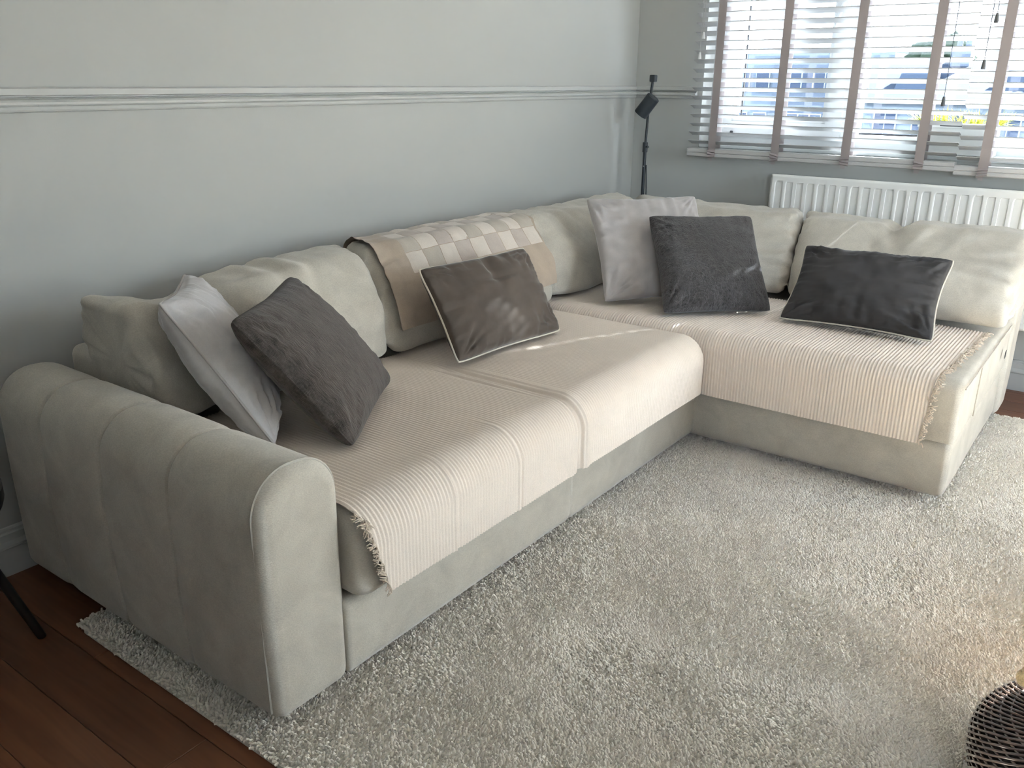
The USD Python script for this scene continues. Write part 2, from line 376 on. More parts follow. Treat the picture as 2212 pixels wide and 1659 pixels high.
# ---------------------------------------------------------------- window and glazed door
def xbox(y0, y1, z0, z1, x0, x1, c=0.003): return cbox(x0, x1, y0, y1, z0, z1, c)
def frame_ring(y0, y1, z0, z1, wd, x0, x1, c=0.004):
    """Four mitred members round an opening."""
    out = []
    for (a, b) in (((y0, z0), (y1, z0)), ((y1, z0), (y1, z1)), ((y1, z1), (y0, z1)), ((y0, z1), (y0, z0))):
        a, b = V(a), V(b); d = (b - a) / np.linalg.norm(b - a); n = V([-d[1], d[0]])
        q = [a + 0.0002 * d, b - 0.0002 * d, b - (d - n) * wd, a + (d + n) * wd]
        pts = []
        for (yy_, zz_) in q:
            pts += [(x0, yy_, zz_), (x1, yy_, zz_)]
        out.append(trimesh.convex.convex_hull(V(pts)))
    return cat_(out)
FX0, FX1 = 0.105, 0.175
win = UsdGeom.Xform.Define(stage, path('window_1')).GetPrim(); tag(win, kind='structure')
obj('window_frame', cat_([frame_ring(WY0, WY1, WZ0 + 0.02, WZ1, 0.052, FX0, FX1)] +
    [xbox(y - 0.034, y + 0.034, WZ0 + 0.07, WZ1 - 0.05, FX0, FX1) for y in (-1.055, -2.12)]), 'upvc', win, smooth=None)
obj('window_sill', cbox(-0.012, FX1 + 0.06, WY0 + 0.004, WY1 - 0.004, WZ0, WZ0 + 0.020, 0.004), 'upvc', win, smooth=None)
# opening casement (left), fixed light (middle), fixed light (right)
sash = obj('sash', frame_ring(-1.030, -0.425, 1.000, 2.145, 0.072, FX0 - 0.022, FX0 + 0.05), 'upvc', win, smooth=None)
obj('sash_bead', frame_ring(-0.962, -0.493, 1.068, 2.077, 0.022, FX0 - 0.010, FX0 + 0.03), 'upvc', sash, smooth=None)
for (a, b, z0, gx) in ((-0.956, -0.534, 1.094, 0.135), (-2.065, -1.103, 1.030, 0.15), (-2.745, -2.172, 1.030, 0.15)):
    p = obj('window_pane', bx(gx, gx + 0.004, a - 0.012, b + 0.012, z0 - 0.012, 2.07 if z0 > 1.05 else 2.14), 'tinted_glass', win, smooth=None)
    obj('gasket', frame_ring(a - 0.001, b + 0.008, z0 - 0.001, 2.056 if z0 > 1.05 else 2.128, 0.007, gx - 0.010, gx - 0.001, 0.001), 'gasket', p, smooth=None)
for (a, b) in ((-2.086, -1.089), (-2.748, -2.154)):
    obj('sash_bead', frame_ring(a, b, 1.015, 2.148, 0.014, FX0 - 0.006, FX1 - 0.01), 'upvc', win, smooth=None)
# lever handle on the casement
hd = cat_([cbox(FX0 - 0.034, FX0 - 0.022, -1.010, -0.978, 1.555, 1.645, 0.004), place(lathe([(0.0, 0), (0.016, 0), (0.016, 0.022), (0.0, 0.024)], 20), (FX0 - 0.034, -0.994, 1.60), (FX0 - 1, -0.994, 1.60)),
           tube([(FX0 - 0.052, -0.994, 1.60), (FX0 - 0.055, -0.985, 1.57), (FX0 - 0.055, -0.972, 1.53), (FX0 - 0.055, -0.958, 1.475)], [0.010, 0.010, 0.009, 0.008], 10)])
tag(obj('handle', hd, 'upvc', win), 'white lever handle')
obj('lock_button', place(lathe([(0.0, 0), (0.007, 0), (0.007, 0.006), (0.0, 0.006)], 14), (FX0 - 0.034, -0.982, 1.572), (FX0 - 1, -0.982, 1.572)), 'gasket', win)
# small dark catch low on the casement
tag(obj('catch', cat_([cbox(FX0 - 0.036, FX0 - 0.022, -0.530, -0.492, 1.006, 1.014, 0.002), cbox(FX0 - 0.034, FX0 - 0.022, -0.512, -0.500, 1.012, 1.026, 0.002)]), 'gasket', win), 'small dark catch')
obj('hinge_cover', cbox(FX0 - 0.031, FX0 - 0.022, -0.985, -0.555, 1.004, 1.014, 0.003), 'upvc', win)
door = UsdGeom.Xform.Define(stage, path('door_1')).GetPrim(); tag(door, kind='structure')
obj('door_frame', frame_ring(DY0, DY1, DZ0, DZ1, 0.055, FX0, FX1), 'upvc', door, smooth=None)
obj('door_leaf', frame_ring(DY0 + 0.05, DY1 - 0.05, DZ0 + 0.04, DZ1 - 0.05, 0.07, FX0 - 0.015, FX1 - 0.015), 'upvc', door, smooth=None)
obj('door_pane', bx(0.138, 0.142, DY0 + 0.11, DY1 - 0.11, DZ0 + 0.10, DZ1 - 0.11), 'glass', door, smooth=None)
obj('handle', tube([(FX0 - 0.02, DY0 + 0.085, 1.0), (FX0 - 0.06, DY0 + 0.085, 1.0), (FX0 - 0.06, DY0 + 0.20, 1.0)], 0.010, 10), 'steel', door)
w2 = UsdGeom.Xform.Define(stage, path('window_2')).GetPrim(); tag(w2, kind='structure')
def turned(mesh):                                     # from the right wall's frame (x through the wall, y along) to the near wall's
    mesh = mesh.copy(); mesh.apply_transform(V([[0, -1, 0, 0], [-1, 0, 0, Y0], [0, 0, 1, 0], [0, 0, 0, 1.0]])); mesh.fix_normals(); return mesh
obj('window_frame', turned(cat_([frame_ring(-NX1, -NX0, NZ0 + 0.02, NZ1, 0.052, 0.05, 0.12), xbox(0.87, 0.93, NZ0 + 0.05, NZ1 - 0.04, 0.05, 0.12)])), 'upvc', w2, smooth=None)
for a, b in ((-NX1 + 0.045, 0.875), (0.925, -NX0 - 0.045)):
    obj('window_pane', turned(bx(0.083, 0.087, a, b, NZ0 + 0.065, NZ1 - 0.045)), 'glass', w2, smooth=None)

w3 = UsdGeom.Xform.Define(stage, path('window_3')).GetPrim(); tag(w3, kind='structure')
obj('window_frame', frame_ring(RY_0, RY_1, RZ_0, RZ_1, 0.052, X0 - 0.12, X0 - 0.05), 'upvc', w3, smooth=None)
obj('window_pane', bx(X0 - 0.087, X0 - 0.083, RY_0 + 0.045, RY_1 - 0.045, RZ_0 + 0.045, RZ_1 - 0.045), 'glass', w3, smooth=None)

# ---------------------------------------------------------------- venetian blinds
PITCH_S, SW, ST, TILT = 0.0413, 0.050, 0.003, math.radians(20)
BXC = -0.062
def make_blind(name, label, y0, y1, zbot, tapes, mat_seed, cords):
    t = thing(name, label, 'blind')
    z = zbot + 0.012
    ztop = 2.30
    # bottom rail with a moulded front
    pr = [(0.0, 0.030), (-0.020, 0.030), (-0.026, 0.026), (-0.026, 0.012), (-0.022, 0.009), (-0.026, 0.005), (-0.026, -0.006), (-0.020, -0.010), (0.0, -0.010), (0.026, -0.010), (0.026, 0.030)]
    pr = V(pr)
    P = np.stack([np.stack([BXC + pr[:, 0], np.full(len(pr), y), zbot + pr[:, 1]], 1) for y in (y0, y1)])
    cv, cf = trimesh.creation.triangulate_polygon(Polygon(pr), engine='earcut')
    caps = [trimesh.Trimesh(np.stack([BXC + cv[:, 0], np.full(len(cv), y), zbot + cv[:, 1]], 1), cf, process=False) for y in (y0, y1)]
    obj('bottom_rail', cat_([grid(P, wrap_v=True)] + caps), 'rail', t, smooth=None)
    # slats: gently bowed section, room edge up
    k = 0
    cs = np.linspace(-0.5, 0.5, 5)
    prof = [(c * SW, 0.0010 * (1 - 4 * c * c) + ST / 2) for c in cs] + [(c * SW, 0.0010 * (1 - 4 * c * c) - ST / 2) for c in cs[::-1]]
    prof = V(prof)
    ct, sn = math.cos(TILT), math.sin(TILT)
    q = np.stack([prof[:, 0] * ct + prof[:, 1] * sn, -prof[:, 0] * sn + prof[:, 1] * ct], 1)
    zs = zbot + 0.058
    rr = random.Random(mat_seed)
    while zs < ztop - 0.08:
        dz = rr.uniform(-0.0008, 0.0008)
        P = np.stack([np.stack([BXC + q[:, 0], np.full(len(q), y), zs + dz + q[:, 1]], 1) for y in (y0, y1 - (0.011 if abs(zs - 1.715) < 0.021 and y0 < -2 else 0.0))])
        g = grid(P, wrap_v=True)
        n = len(q)
        f = np.vstack([g.faces] + [np.array([[i0, i0 + k2, i0 + k2 + 1] for k2 in range(1, n - 1)]) for i0 in (0, n)])
        obj('slat', fix(trimesh.Trimesh(g.vertices, f, process=False)), 'slat', t, smooth=30)
        zs += PITCH_S
    obj('head_rail', cbox(BXC - 0.035, BXC + 0.03, y0, y1, ztop - 0.05, ztop, 0.004), 'rail', t, smooth=None)
    hw = 0.019
    zz = np.linspace(zbot - 0.004, ztop - 0.04, 60)
    for ty in tapes:
        for dx, nm in ((-0.0285, 'tape'), (0.0275, 'rear_tape')):
            wob = 0.0012 * np.sin(zz / PITCH_S * 2 * PI)
            Pf = np.stack([np.stack([BXC + dx + wob, np.full_like(zz, ty - hw), zz], 1), np.stack([BXC + dx + wob, np.full_like(zz, ty + hw), zz], 1)])
            Pb = Pf.copy(); Pb[..., 0] += 0.0009
            obj(nm, fix(cat_([grid(Pf), trimesh.Trimesh(grid(Pb).vertices, grid(Pb).faces[:, ::-1], process=False)])), 'tape', t)
        # the tape's loose ends folded over the bottom rail
        tr = random.Random(int(abs(ty) * 1000))
        folds = []
        for i in range(3):
            zf = zbot + 0.024 - 0.011 * i
            sk = tr.uniform(-0.004, 0.004) * (1.6 if i == 0 else 1)
            a, b = (BXC - 0.030 - 0.002 * i, ty - hw * 1.05, zf - sk), (BXC - 0.030 - 0.002 * i, ty + hw * 1.05, zf + sk)
            dx = 0.006
            pp = V([[a, b], [(a[0] - dx, a[1], a[2] - 0.007), (b[0] - dx, b[1], b[2] - 0.007)], [(a[0] + 0.001, a[1], a[2] - 0.012), (b[0] + 0.001, b[1], b[2] - 0.012)]])
            folds.append(grid(pp))
        pp = V([[(BXC - 0.029, ty - 0.008, zbot - 0.008), (BXC - 0.029, ty + 0.014, zbot - 0.008)], [(BXC - 0.031, ty - 0.006, zbot - 0.026), (BXC - 0.031, ty + 0.013, zbot - 0.022)]])
        folds.append(grid(pp))
        obj('tape_end', cat_(folds), 'tape', t, smooth=None)
    for (cy, cz, mc, mt, off, ln) in cords:
        c = obj('pull_cord', tube([(BXC - 0.040 - off, cy - 0.004, ztop - 0.05), (BXC - 0.040 - off, cy, (cz + ztop) / 2), (BXC - 0.040 - off, cy, cz)], 0.0011, 6), mc, t)
        obj('tassel', lathe([(0.0, ln), (0.0045, ln - 0.001), (0.0055, ln * 0.8), (0.0085, 0.002), (0.007, 0.0), (0.0, 0.0)], 14, (BXC - 0.040 - off, cy, cz - ln)), mt, c)
    return t
make_blind('venetian_blind', 'off-white wooden slat blind with taupe tapes between the wall corner and the planter', -1.5660, -0.352, 0.916,
           (-0.483, -0.797, -1.118, -1.427), 5, [(-0.402, 1.475, 'cord', 'white_tassel', 0.0, 0.03), (-0.392, 1.385, 'cord', 'white_tassel', 0.004, 0.03), (-1.487, 1.205, 'dark_cord', 'tassel', 0.002, 0.038)])
make_blind('venetian_blind', 'off-white wooden slat blind at the right edge, overlapping the end of the planter', -2.79, -1.5662, 0.904,
           (-1.675, -1.99, -2.31, -2.65), 8, [(-1.628, 1.515, 'dark_cord', 'tassel', 0.0, 0.036), (-1.612, 1.345, 'dark_cord', 'tassel', 0.004, 0.036)])

# planter on the sill with yellow-green leaves
M['planter'] = plain('planter_paint', (0.62, 0.63, 0.61), 0.5)
M['soil'] = plain('potting_soil', (0.03, 0.022, 0.016), 0.95)
M['leaf'] = mat('leaf_blade', {
    'tc': ('texture_coordinate', {}), 'n': ('noise_texture', {'scale': 40.0, 'detail': 2.0}),
    'r': ('rgb_ramp', {'ramp': [(0.3, (0.20, 0.26, 0.03)), (0.5, (0.46, 0.47, 0.06)), (0.7, (0.72, 0.62, 0.12))]}),
    'd': ('principled_bsdf', {'roughness': 0.5}), 't': ('translucent_bsdf', {}), 'mx': ('mix_closure', {'fac': 0.45})},
    [('tc.object', 'n.vector'), ('n.fac', 'r.fac'), ('r.color', 'd.base_color'), ('r.color', 't.color'), ('d.BSDF', 'mx.closure1'), ('t.BSDF', 'mx.closure2')], surface='mx.closure')
pl = thing('planter', 'pale grey trough of yellow-green grassy leaves on the window sill behind the blinds', 'planter', loc=(0, 0, 0))
PY0, PY1, PX0, PX1, PZ0, PZ1 = -1.690, -1.385, 0.0, 0.078, WZ0 + 0.02, 1.095
outer = cbox(PX0, PX1, PY0, PY1, PZ0, PZ1, 0.004)
trough = [cbox(PX0, PX0 + 0.006, PY0, PY1, PZ0, PZ1), cbox(PX1 - 0.006, PX1, PY0, PY1, PZ0, PZ1), cbox(PX0, PX1, PY0, PY0 + 0.006, PZ0, PZ1), cbox(PX0, PX1, PY1 - 0.006, PY1, PZ0, PZ1), cbox(PX0, PX1, PY0, PY1, PZ0, PZ0 + 0.006),
          cbox(PX0 - 0.004, PX0 + 0.004, PY0 - 0.004, PY1 + 0.004, PZ1 - 0.018, PZ1 + 0.002, 0.002)]
obj('trough', cat_(trough), 'planter', pl, smooth=None)
obj('drain_slot', cbox(PX0 - 0.0052, PX0 - 0.0035, -1.60, -1.47, 1.084, 1.0875, 0.0005), 'gasket', pl, smooth=None)
obj('soil', cbox(PX0 + 0.006, PX1 - 0.006, PY0 + 0.006, PY1 - 0.006, PZ1 - 0.03, PZ1 - 0.012, 0.003), 'soil', pl, smooth=None)
def blade(base, direction, L, wd, droop):
    base = V(base); d = V(direction, float); d /= np.linalg.norm(d)
    side = np.cross(d, [0, 0, 1]); side /= np.linalg.norm(side) + 1e-9
    t = np.linspace(0, 1, 5)
    c = base + d * (L * t)[:, None] + V([0, 0, -1]) * (droop * t ** 2)[:, None]
    wv = wd * np.sin(PI * (0.15 + 0.85 * t)) ** 0.7
    nn = np.cross(side, d)
    P = np.stack([c - side * wv[:, None] / 2, c + nn * 0.0006, c + side * wv[:, None] / 2], 1)
    return grid(P)
rl = random.Random(11)
rest = []
for i in range(330):
    by = rl.uniform(PY0 + 0.015, PY1 - 0.015)
    if rl.random() < 0.3: by = rl.choice([PY0 + 0.015, PY1 - 0.015]) + rl.uniform(-0.008, 0.008)
    b = (rl.uniform(PX0 + 0.012, PX1 - 0.012), by, PZ1 - 0.015)
    ed = (by - (PY0 + PY1) / 2) / 0.16
    dr = (rl.uniform(-0.28, 0.25), ed * 0.6 + rl.gauss(0, 0.35), rl.uniform(0.6, 1.0))
    g = blade(b, dr, rl.uniform(0.05, 0.10), rl.uniform(0.004, 0.007), rl.uniform(0.005, 0.035))
    g.vertices[:, 0] = np.clip(g.vertices[:, 0], -0.030, 0.100)
    if i < 90: obj('leaf', g, 'leaf', pl, smooth=None)
    else: rest.append(g)
tag(obj('foliage', cat_(rest), 'leaf', pl, smooth=None), kind='stuff')

# ---------------------------------------------------------------- radiator
rad = thing('radiator', 'white fluted panel radiator on the wall under the window', 'radiator')
RY0, RY1, RZ0, RZ1, RX = -2.40, -0.802, 0.285, 0.850, -0.108
ny = int((RY1 - RY0) / 0.004); nz = 90
yy_, zz_ = np.meshgrid(np.linspace(RY1, RY0, ny), np.linspace(RZ0, RZ1, nz), indexing='ij')
u = (RY1 - 0.0375 - yy_) / 0.0494
ph = np.abs(u - np.round(u))                                  # distance from a flute's centre in pitches
inb = (u > -0.4) & (u < (RY1 - RY0) / 0.0494 - 1.1)
zt = np.clip((RZ1 - 0.034 - zz_) / 0.012, 0, 1) * np.clip((zz_ - RZ0 - 0.034) / 0.012, 0, 1)
wq = np.clip((0.33 - ph) / 0.12, 0, 1); wq = wq * wq * (3 - 2 * wq)
d = 0.012 * wq * np.where(inb, 1, 0) * zt * (zt * -2 + 3) * zt ** 0
edge = np.minimum(np.minimum(RY1 - yy_, yy_ - RY0), np.minimum(RZ1 - zz_, zz_ - RZ0))
d = d + np.where(edge < 0.004, (0.004 - edge) * 0.9, 0)
front = grid(np.stack([RX + d, yy_, zz_], -1))
obj('panel', cat_([front, bx(RX + 0.003, RX + 0.022, RY0 + 0.001, RY1 - 0.001, RZ0 + 0.001, RZ1 - 0.001)]), 'radiator', rad, smooth=40)
obj('side_cover', cbox(RX + 0.012, RX + 0.085, RY1 - 0.004, RY1 + 0.009, RZ0 + 0.02, RZ1 - 0.014, 0.008), 'radiator', rad)
obj('grille', cat_([bx(RX + 0.02, RX + 0.085, RY0, RY1 - 0.004, RZ1 - 0.020, RZ1 - 0.014)] + [bx(RX + 0.028, RX + 0.08, RY0 + 0.03 + i * 0.05, RY0 + 0.035 + i * 0.05, RZ1 - 0.014, RZ1 - 0.009) for i in range(31)]), 'radiator', rad, smooth=None)
obj('bracket', cat_([bx(RX + 0.02, -0.001, y - 0.015, y + 0.015, 0.38, 0.78) for y in (RY1 - 0.2, RY0 + 0.2)]), 'radiator', rad, smooth=None)
obj('pipe', tube([(RX + 0.03, -2.37, 0.30), (RX + 0.03, -2.37, 0.002)], 0.0075, 10), 'radiator', rad)

# ---------------------------------------------------------------- floor lamp in the corner
lp = thing('floor_lamp', 'slim black floor lamp with a tilted cylinder spotlight head in the corner', 'lamp')
LX, LY = -0.155, -0.155
obj('base', lathe([(0.0, 0.0), (0.105, 0.0), (0.108, 0.004), (0.106, 0.014), (0.10, 0.018), (0.02, 0.020), (0.0, 0.020)], 40, (LX, LY, 0.0)), 'lamp_paint', lp)
obj('pole', tube([(LX, LY, 0.015), (LX, LY, 0.96)], 0.0085, 14), 'lamp_paint', lp)
obj('upper_pole', tube([(LX, LY, 0.94), (LX, LY - 0.006, 1.10), (LX, LY - 0.022, 1.262)], 0.0062, 12), 'lamp_paint', lp)
cl = obj('collar', lathe([(0.0, 0.918), (0.0125, 0.918), (0.0130, 0.922), (0.0130, 0.962), (0.0125, 0.966), (0.0, 0.966)], 20, (LX, LY, 0)), 'lamp_paint', lp)
obj('knob', place(lathe([(0, 0), (0.003, 0), (0.003, 0.008), (0.0055, 0.009), (0.0055, 0.015), (0, 0.016)], 14), (LX - 0.008, LY - 0.008, 0.945), (LX - 0.3, LY - 1.0, 0.945)), 'lamp_paint', cl)
obj('screw', place(lathe([(0, 0), (0.003, 0), (0.003, 0.0015), (0, 0.002)], 12), (LX - 0.0083, LY - 0.002, 0.85), (LX - 1, LY - 0.3, 0.85)), 'steel', lp)
hc = V([LX - 0.034, LY - 0.016, 1.142]); ha = V([-0.10, 0.60, -0.80]); ha /= np.linalg.norm(ha)
# the head: a hollow can, open at the lower end
can = [(0.0, -0.052), (0.030, -0.052), (0.0335, -0.048), (0.0345, 0.050), (0.0345, 0.053), (0.031, 0.053), (0.030, 0.030), (0.0, 0.026)]
h_ = lathe(can, 36); h_ = place(h_, hc, hc + ha)
hd = obj('lamp_head', h_, 'lamp_paint', lp)
M['bulb'] = plain('bulb_glass', (0.75, 0.75, 0.72), 0.25)
obj('bulb', place(lathe([(0, 0.022), (0.022, 0.024), (0.026, 0.036), (0.018, 0.044), (0, 0.046)], 24), hc, hc + ha), 'bulb', hd)
obj('swivel', tube([(LX, LY - 0.011, 1.142), hc], 0.006, 10), 'lamp_paint', lp)
obj('bracket', cbox(LX - 0.016, LX + 0.012, LY - 0.040, LY - 0.010, 1.252, 1.284, 0.003), 'lamp_paint', lp)
obj('cable', tube([(LX + 0.004, LY - 0.010, 0.855), (LX, LY - 0.0165, 0.78), (LX, LY - 0.021, 0.70), (LX, LY - 0.022, 0.40), (LX, LY - 0.03, 0.02)], 0.0032, 8), 'lamp_paint', lp)

# ---------------------------------------------------------------- rug
rug = thing('rug', 'pale beige-grey deep pile rug under the corner sofa', 'rug')
GX0, GX1, GY0, GY1 = -3.345, -0.432, -3.35, -0.385
gv = rpoly([(GX0, GY0), (GX1, GY0), (GX1, GY1), (GX0, GY1)], 0.03, seg=0.05)
bk = trimesh.creation.extrude_polygon(Polygon(gv), 0.010, engine='earcut'); bk.apply_translation((0, 0, 0.0003))
obj('backing', bk, 'rug_back', rug, smooth=None)
rs = np.random.RandomState(7)
sp = 0.0054
gx, gy = np.meshgrid(np.arange(GX0 + 0.003, GX1 - 0.002, sp), np.arange(GY0 + 0.003, GY1 - 0.002, sp), indexing='ij')
p2 = np.stack([gx.ravel(), gy.ravel()], 1) + rs.uniform(-0.5, 0.5, (gx.size, 2)) * sp * 0.9
p2[:, 0] = np.clip(p2[:, 0], GX0, GX1); p2[:, 1] = np.clip(p2[:, 1], GY0, GY1)
under = ((p2[:, 1] > -0.98) & (p2[:, 0] > -3.24)) | ((p2[:, 0] > -1.34) & (p2[:, 1] > -1.86))
under |= np.hypot(p2[:, 0] + 2.582, p2[:, 1] + 2.423) < 0.234
p2 = p2[~under]
n = len(p2)
P3 = np.concatenate([p2, np.zeros((n, 1))], 1)
ang = (fbm(P3 * 2.6, 3, 1) - 0.5) * 9.0 + rs.normal(0, 1.3, n)
tilt = 0.0015 + 0.003 * noise(P3 * 6.0, 5) + np.abs(rs.normal(0, 0.0022, n))
hh = 0.011 + 0.005 * fbm(P3 * 40.0, 2, 9) + rs.uniform(-0.0015, 0.0015, n)
dx, dy = np.cos(ang) * tilt, np.sin(ang) * tilt
# at the edge the pile splays outwards
for ax, lim, sg in ((0, GX0, -1), (0, GX1, 1), (1, GY1, 1), (1, GY0, -1)):
    e = np.clip(1 - np.abs(p2[:, ax] - lim) / 0.018, 0, 1)
    if ax == 0: dx += sg * 0.008 * e
    else: dy += sg * 0.008 * e
    hh -= 0.004 * e
pts = np.zeros((n, 3, 3))
pts[:, 0] = np.stack([p2[:, 0], p2[:, 1], np.full(n, 0.006)], 1)
pts[:, 1] = np.stack([p2[:, 0] + 0.35 * dx, p2[:, 1] + 0.35 * dy, 0.006 + 0.6 * hh], 1)
pts[:, 2] = np.stack([p2[:, 0] + dx, p2[:, 1] + dy, 0.006 + hh], 1)
cv = UsdGeom.BasisCurves.Define(stage, path('pile', rug))
cv.CreateTypeAttr('linear')
cv.CreateCurveVertexCountsAttr(Vt.IntArray.FromNumpy(np.full(n, 3, np.int32)))
cv.CreatePointsAttr(Vt.Vec3fArray.FromNumpy(pts.reshape(-1, 3).astype(np.float32)))
cv.CreateWidthsAttr(Vt.FloatArray.FromNumpy(np.tile(V([0.0066, 0.0066, 0.0042], np.float32), n)))
cv.SetWidthsInterpolation('vertex')
UsdShade.MaterialBindingAPI.Apply(cv.GetPrim()).Bind(M['rug'])
tag(cv.GetPrim(), kind='stuff')

# ---------------------------------------------------------------- corner sofa
sofa = thing('corner_sofa', 'large pale greige L-shaped corner sofa with a rounded channelled arm', 'sofa')
def arm_disp(A, Nn):
    a, d, z = A[..., 0], A[..., 1], A[..., 2]
    out = 0.004 * (fbm(A * 4.0, 2, 3) - 0.5)
    for s in ARM_SEAMS:
        out -= 0.0080 * np.exp(-((a - s) / 0.0038) ** 2) + 0.004 * np.exp(-((a - s) / 0.02) ** 2)
    return out + 0.012 * np.sin(np.clip((z - 0.05) / 0.5, 0, 1) * PI) * (Nn[..., 1] > 0.5) * np.clip((-0.06 - a) / 0.1, 0, 1) * np.clip((a + 1.09) / 0.06, 0, 1)
ARM_SEAMS = (-0.285, -0.545, -0.800)
arm_pr = rpoly([(3.104, 0.040), (3.300, 0.040), (3.303, 0.585), (3.102, 0.570)], [0.03, 0.03, 0.105, 0.088], seg=0.014, narc=12)
arm = obj('arm', sweep(arm_pr, -0.062, -1.088, 0.032, alongY, step=0.016, extra=ARM_SEAMS, disp=arm_disp), 'sofa', sofa, smooth=50)
on = outn(arm_pr)
ring = arm_pr + on * 0.0005
up_ = ring[:, 1] > 0.06
obj('seam', tube(alongY(np.full(up_.sum(), -1.0655), *np.roll(ring, -int(np.argmax(~up_) + 0), 0)[np.roll(up_, -int(np.argmax(~up_)))].T), 0.0028, 6), 'sofa_seam', arm)

def base_disp(A, Nn): return 0.004 * (fbm(A * 5.0, 2, 8) - 0.5) - 0.004 * np.exp(-((A[..., 0] + 2.235) / 0.005) ** 2) * (Nn[..., 1] > 0.5)
bpr = rpoly([(0.12, 0.042), (1.083, 0.042), (1.085, 0.222), (0.12, 0.222)], 0.018, seg=0.02)
obj('base', sweep(bpr, -3.108, -1.40, 0.012, alongX, step=0.03, extra=(-2.235,), disp=base_disp), 'sofa', sofa)
bpr = rpoly([(0.42, 0.040), (1.424, 0.040), (1.424, 0.222), (0.42, 0.222)], 0.018, seg=0.02)
obj('base', sweep(bpr, -0.12, -1.928, 0.022, alongY, step=0.03, disp=lambda A, N_: 0.004 * (fbm(A * 5.0, 2, 18) - 0.5)), 'sofa', sofa)
fpr = rpoly([(0.055, 0.045), (0.235, 0.045), (0.235, 0.602), (0.065, 0.602)], 0.03, seg=0.02)
obj('back_frame', sweep(fpr, -3.105, -0.36, 0.03, alongX, step=0.05), 'sofa', sofa)
fpr = rpoly([(0.375, 0.040), (0.53, 0.040), (0.53, 0.590), (0.345, 0.590), (0.340, 0.13)], [0.03, 0.02, 0.03, 0.03, 0.15], seg=0.02)
obj('back_frame', sweep(fpr, -0.06, -1.945, 0.03, alongY, step=0.05, disp=lambda A, N_: 0.004 * (fbm(A * 5.0, 2, 28) - 0.5)), 'sofa', sofa)
for (fx, fy) in ((-3.2, -0.90), (-3.2, -0.18), (-1.6, -0.90), (-0.55, -0.18), (-0.55, -1.78), (-1.28, -1.78), (-2.3, -0.90)):
    zb = 0.0110 if (fy < GY1 - 0.03 and GX0 + 0.03 < fx < GX1 - 0.03) else 0.0
    obj('foot', lathe([(0, zb), (0.022, zb), (0.026, 0.046), (0, 0.046)], 16, (fx, fy, 0)), 'black_metal', sofa)

# seat cushions
ZT = 0.426
XJ = -2.285
def seat_disp(seed, a0, a1):
    def f(A, Nn):
        t = np.clip((A[..., 0] - a0) / (a1 - a0), 0, 1)
        crown = 0.010 * (1 - (2 * t - 1) ** 4)
        return crown * np.clip(Nn[..., 2], 0, 1) + 0.006 * np.clip(Nn[..., 1], 0, 1) + 0.003 * (fbm(A * 5.0, 3, seed) - 0.5)
    return f
spr = rpoly([(0.23, 0.226), (1.112, 0.226), (1.118, ZT), (0.23, ZT)], [0.02, 0.035, 0.080, 0.02], seg=0.018)
for i, (a0, a1) in enumerate(((-3.100, XJ - 0.001), (XJ + 0.001, -1.476))):
    s = obj('seat_cushion', sweep(spr, a0, a1, 0.045, alongX, step=0.03, disp=seat_disp(40 + i, a0, a1)), 'sofa', sofa, smooth=50)
    xs = np.linspace(a0 + 0.03, a1 - 0.03, 40)
    obj('seam', tube(np.stack([xs, np.full(40, -1.1225), np.full(40, 0.352)], 1), 0.0022, 6), 'sofa_seam', s)
cpr = rpoly([(0.50, 0.226), (1.452, 0.226), (1.457, ZT), (0.50, ZT)], [0.02, 0.03, 0.045, 0.02], seg=0.018)
ch = obj('seat_cushion', sweep(cpr, -0.24, -1.934, 0.024, alongY, step=0.03, disp=lambda A, N_: seat_disp(50, -0.24, -1.934)(A, N_) - 0.022 * np.clip((A[..., 0] + 1.16) / 0.08, 0, 1) * np.clip(N_[..., 1], 0, 1)), 'sofa', sofa, smooth=50)
xs = np.linspace(-1.452, -0.56, 30)
obj('seam', tube(np.stack([xs, np.full(30, -1.9375), 0.412 + 0.002 * np.sin(xs * 60)], 1), 0.0022, 6), 'sofa', ch)
obj('seam', tube(np.stack([np.full(12, -1.18), np.full(12, -1.9385), np.linspace(0.245, 0.412, 12)], 1), 0.0022, 6), 'sofa', ch)
obj('care_tag', cbox(-0.70, -0.672, -1.9475, -1.946, 0.318, 0.345, 0.0004), 'black_metal', sofa, smooth=None)

# back cushions
def back_disp(seed, a0, a1, dents=(), amp=0.012):
    lo, hi = min(a0, a1), max(a0, a1)
    def f(A, Nn):
        a, d, z = A[..., 0], A[..., 1], A[..., 2]
        e = np.minimum(a - lo, hi - a).clip(0)
        t = (a - lo) / (hi - lo)
        out = 0.020 * (1 - (2 * t - 1) ** 4) * np.clip(Nn[..., 1], 0, 1)
        out = out + amp * (fbm(A * V([5.5, 4.0, 4.0]), 3, seed) - 0.5) * 2
        puck = fbm(np.stack([a * 5 + seed, d * 26, z * 26], -1), 2, seed + 1) - 0.5
        out = out + 0.036 * puck * np.exp(-e / 0.085)
        topw = np.exp(-((z - 0.73) / 0.05) ** 2)
        out = out + 0.018 * topw * (fbm(np.stack([a * 22 + (z * 14), d * 6, z * 3], -1), 2, seed + 2) - 0.5)
        for (da, wa, dep, slope, zc, zw) in dents:
            c = da + slope * (z - 0.74)
            out = out - dep * np.exp(-((a - c) / wa) ** 2) * np.exp(-((z - zc) / zw) ** 2)
        return out
    return f
prA = rpoly([(0.245, 0.458), (0.500, 0.458), (0.468, 0.610), (0.330, 0.752), (0.145, 0.752), (0.115, 0.615)], [0.03, 0.035, 0.12, 0.07, 0.055, 0.05], seg=0.013)
B = {}
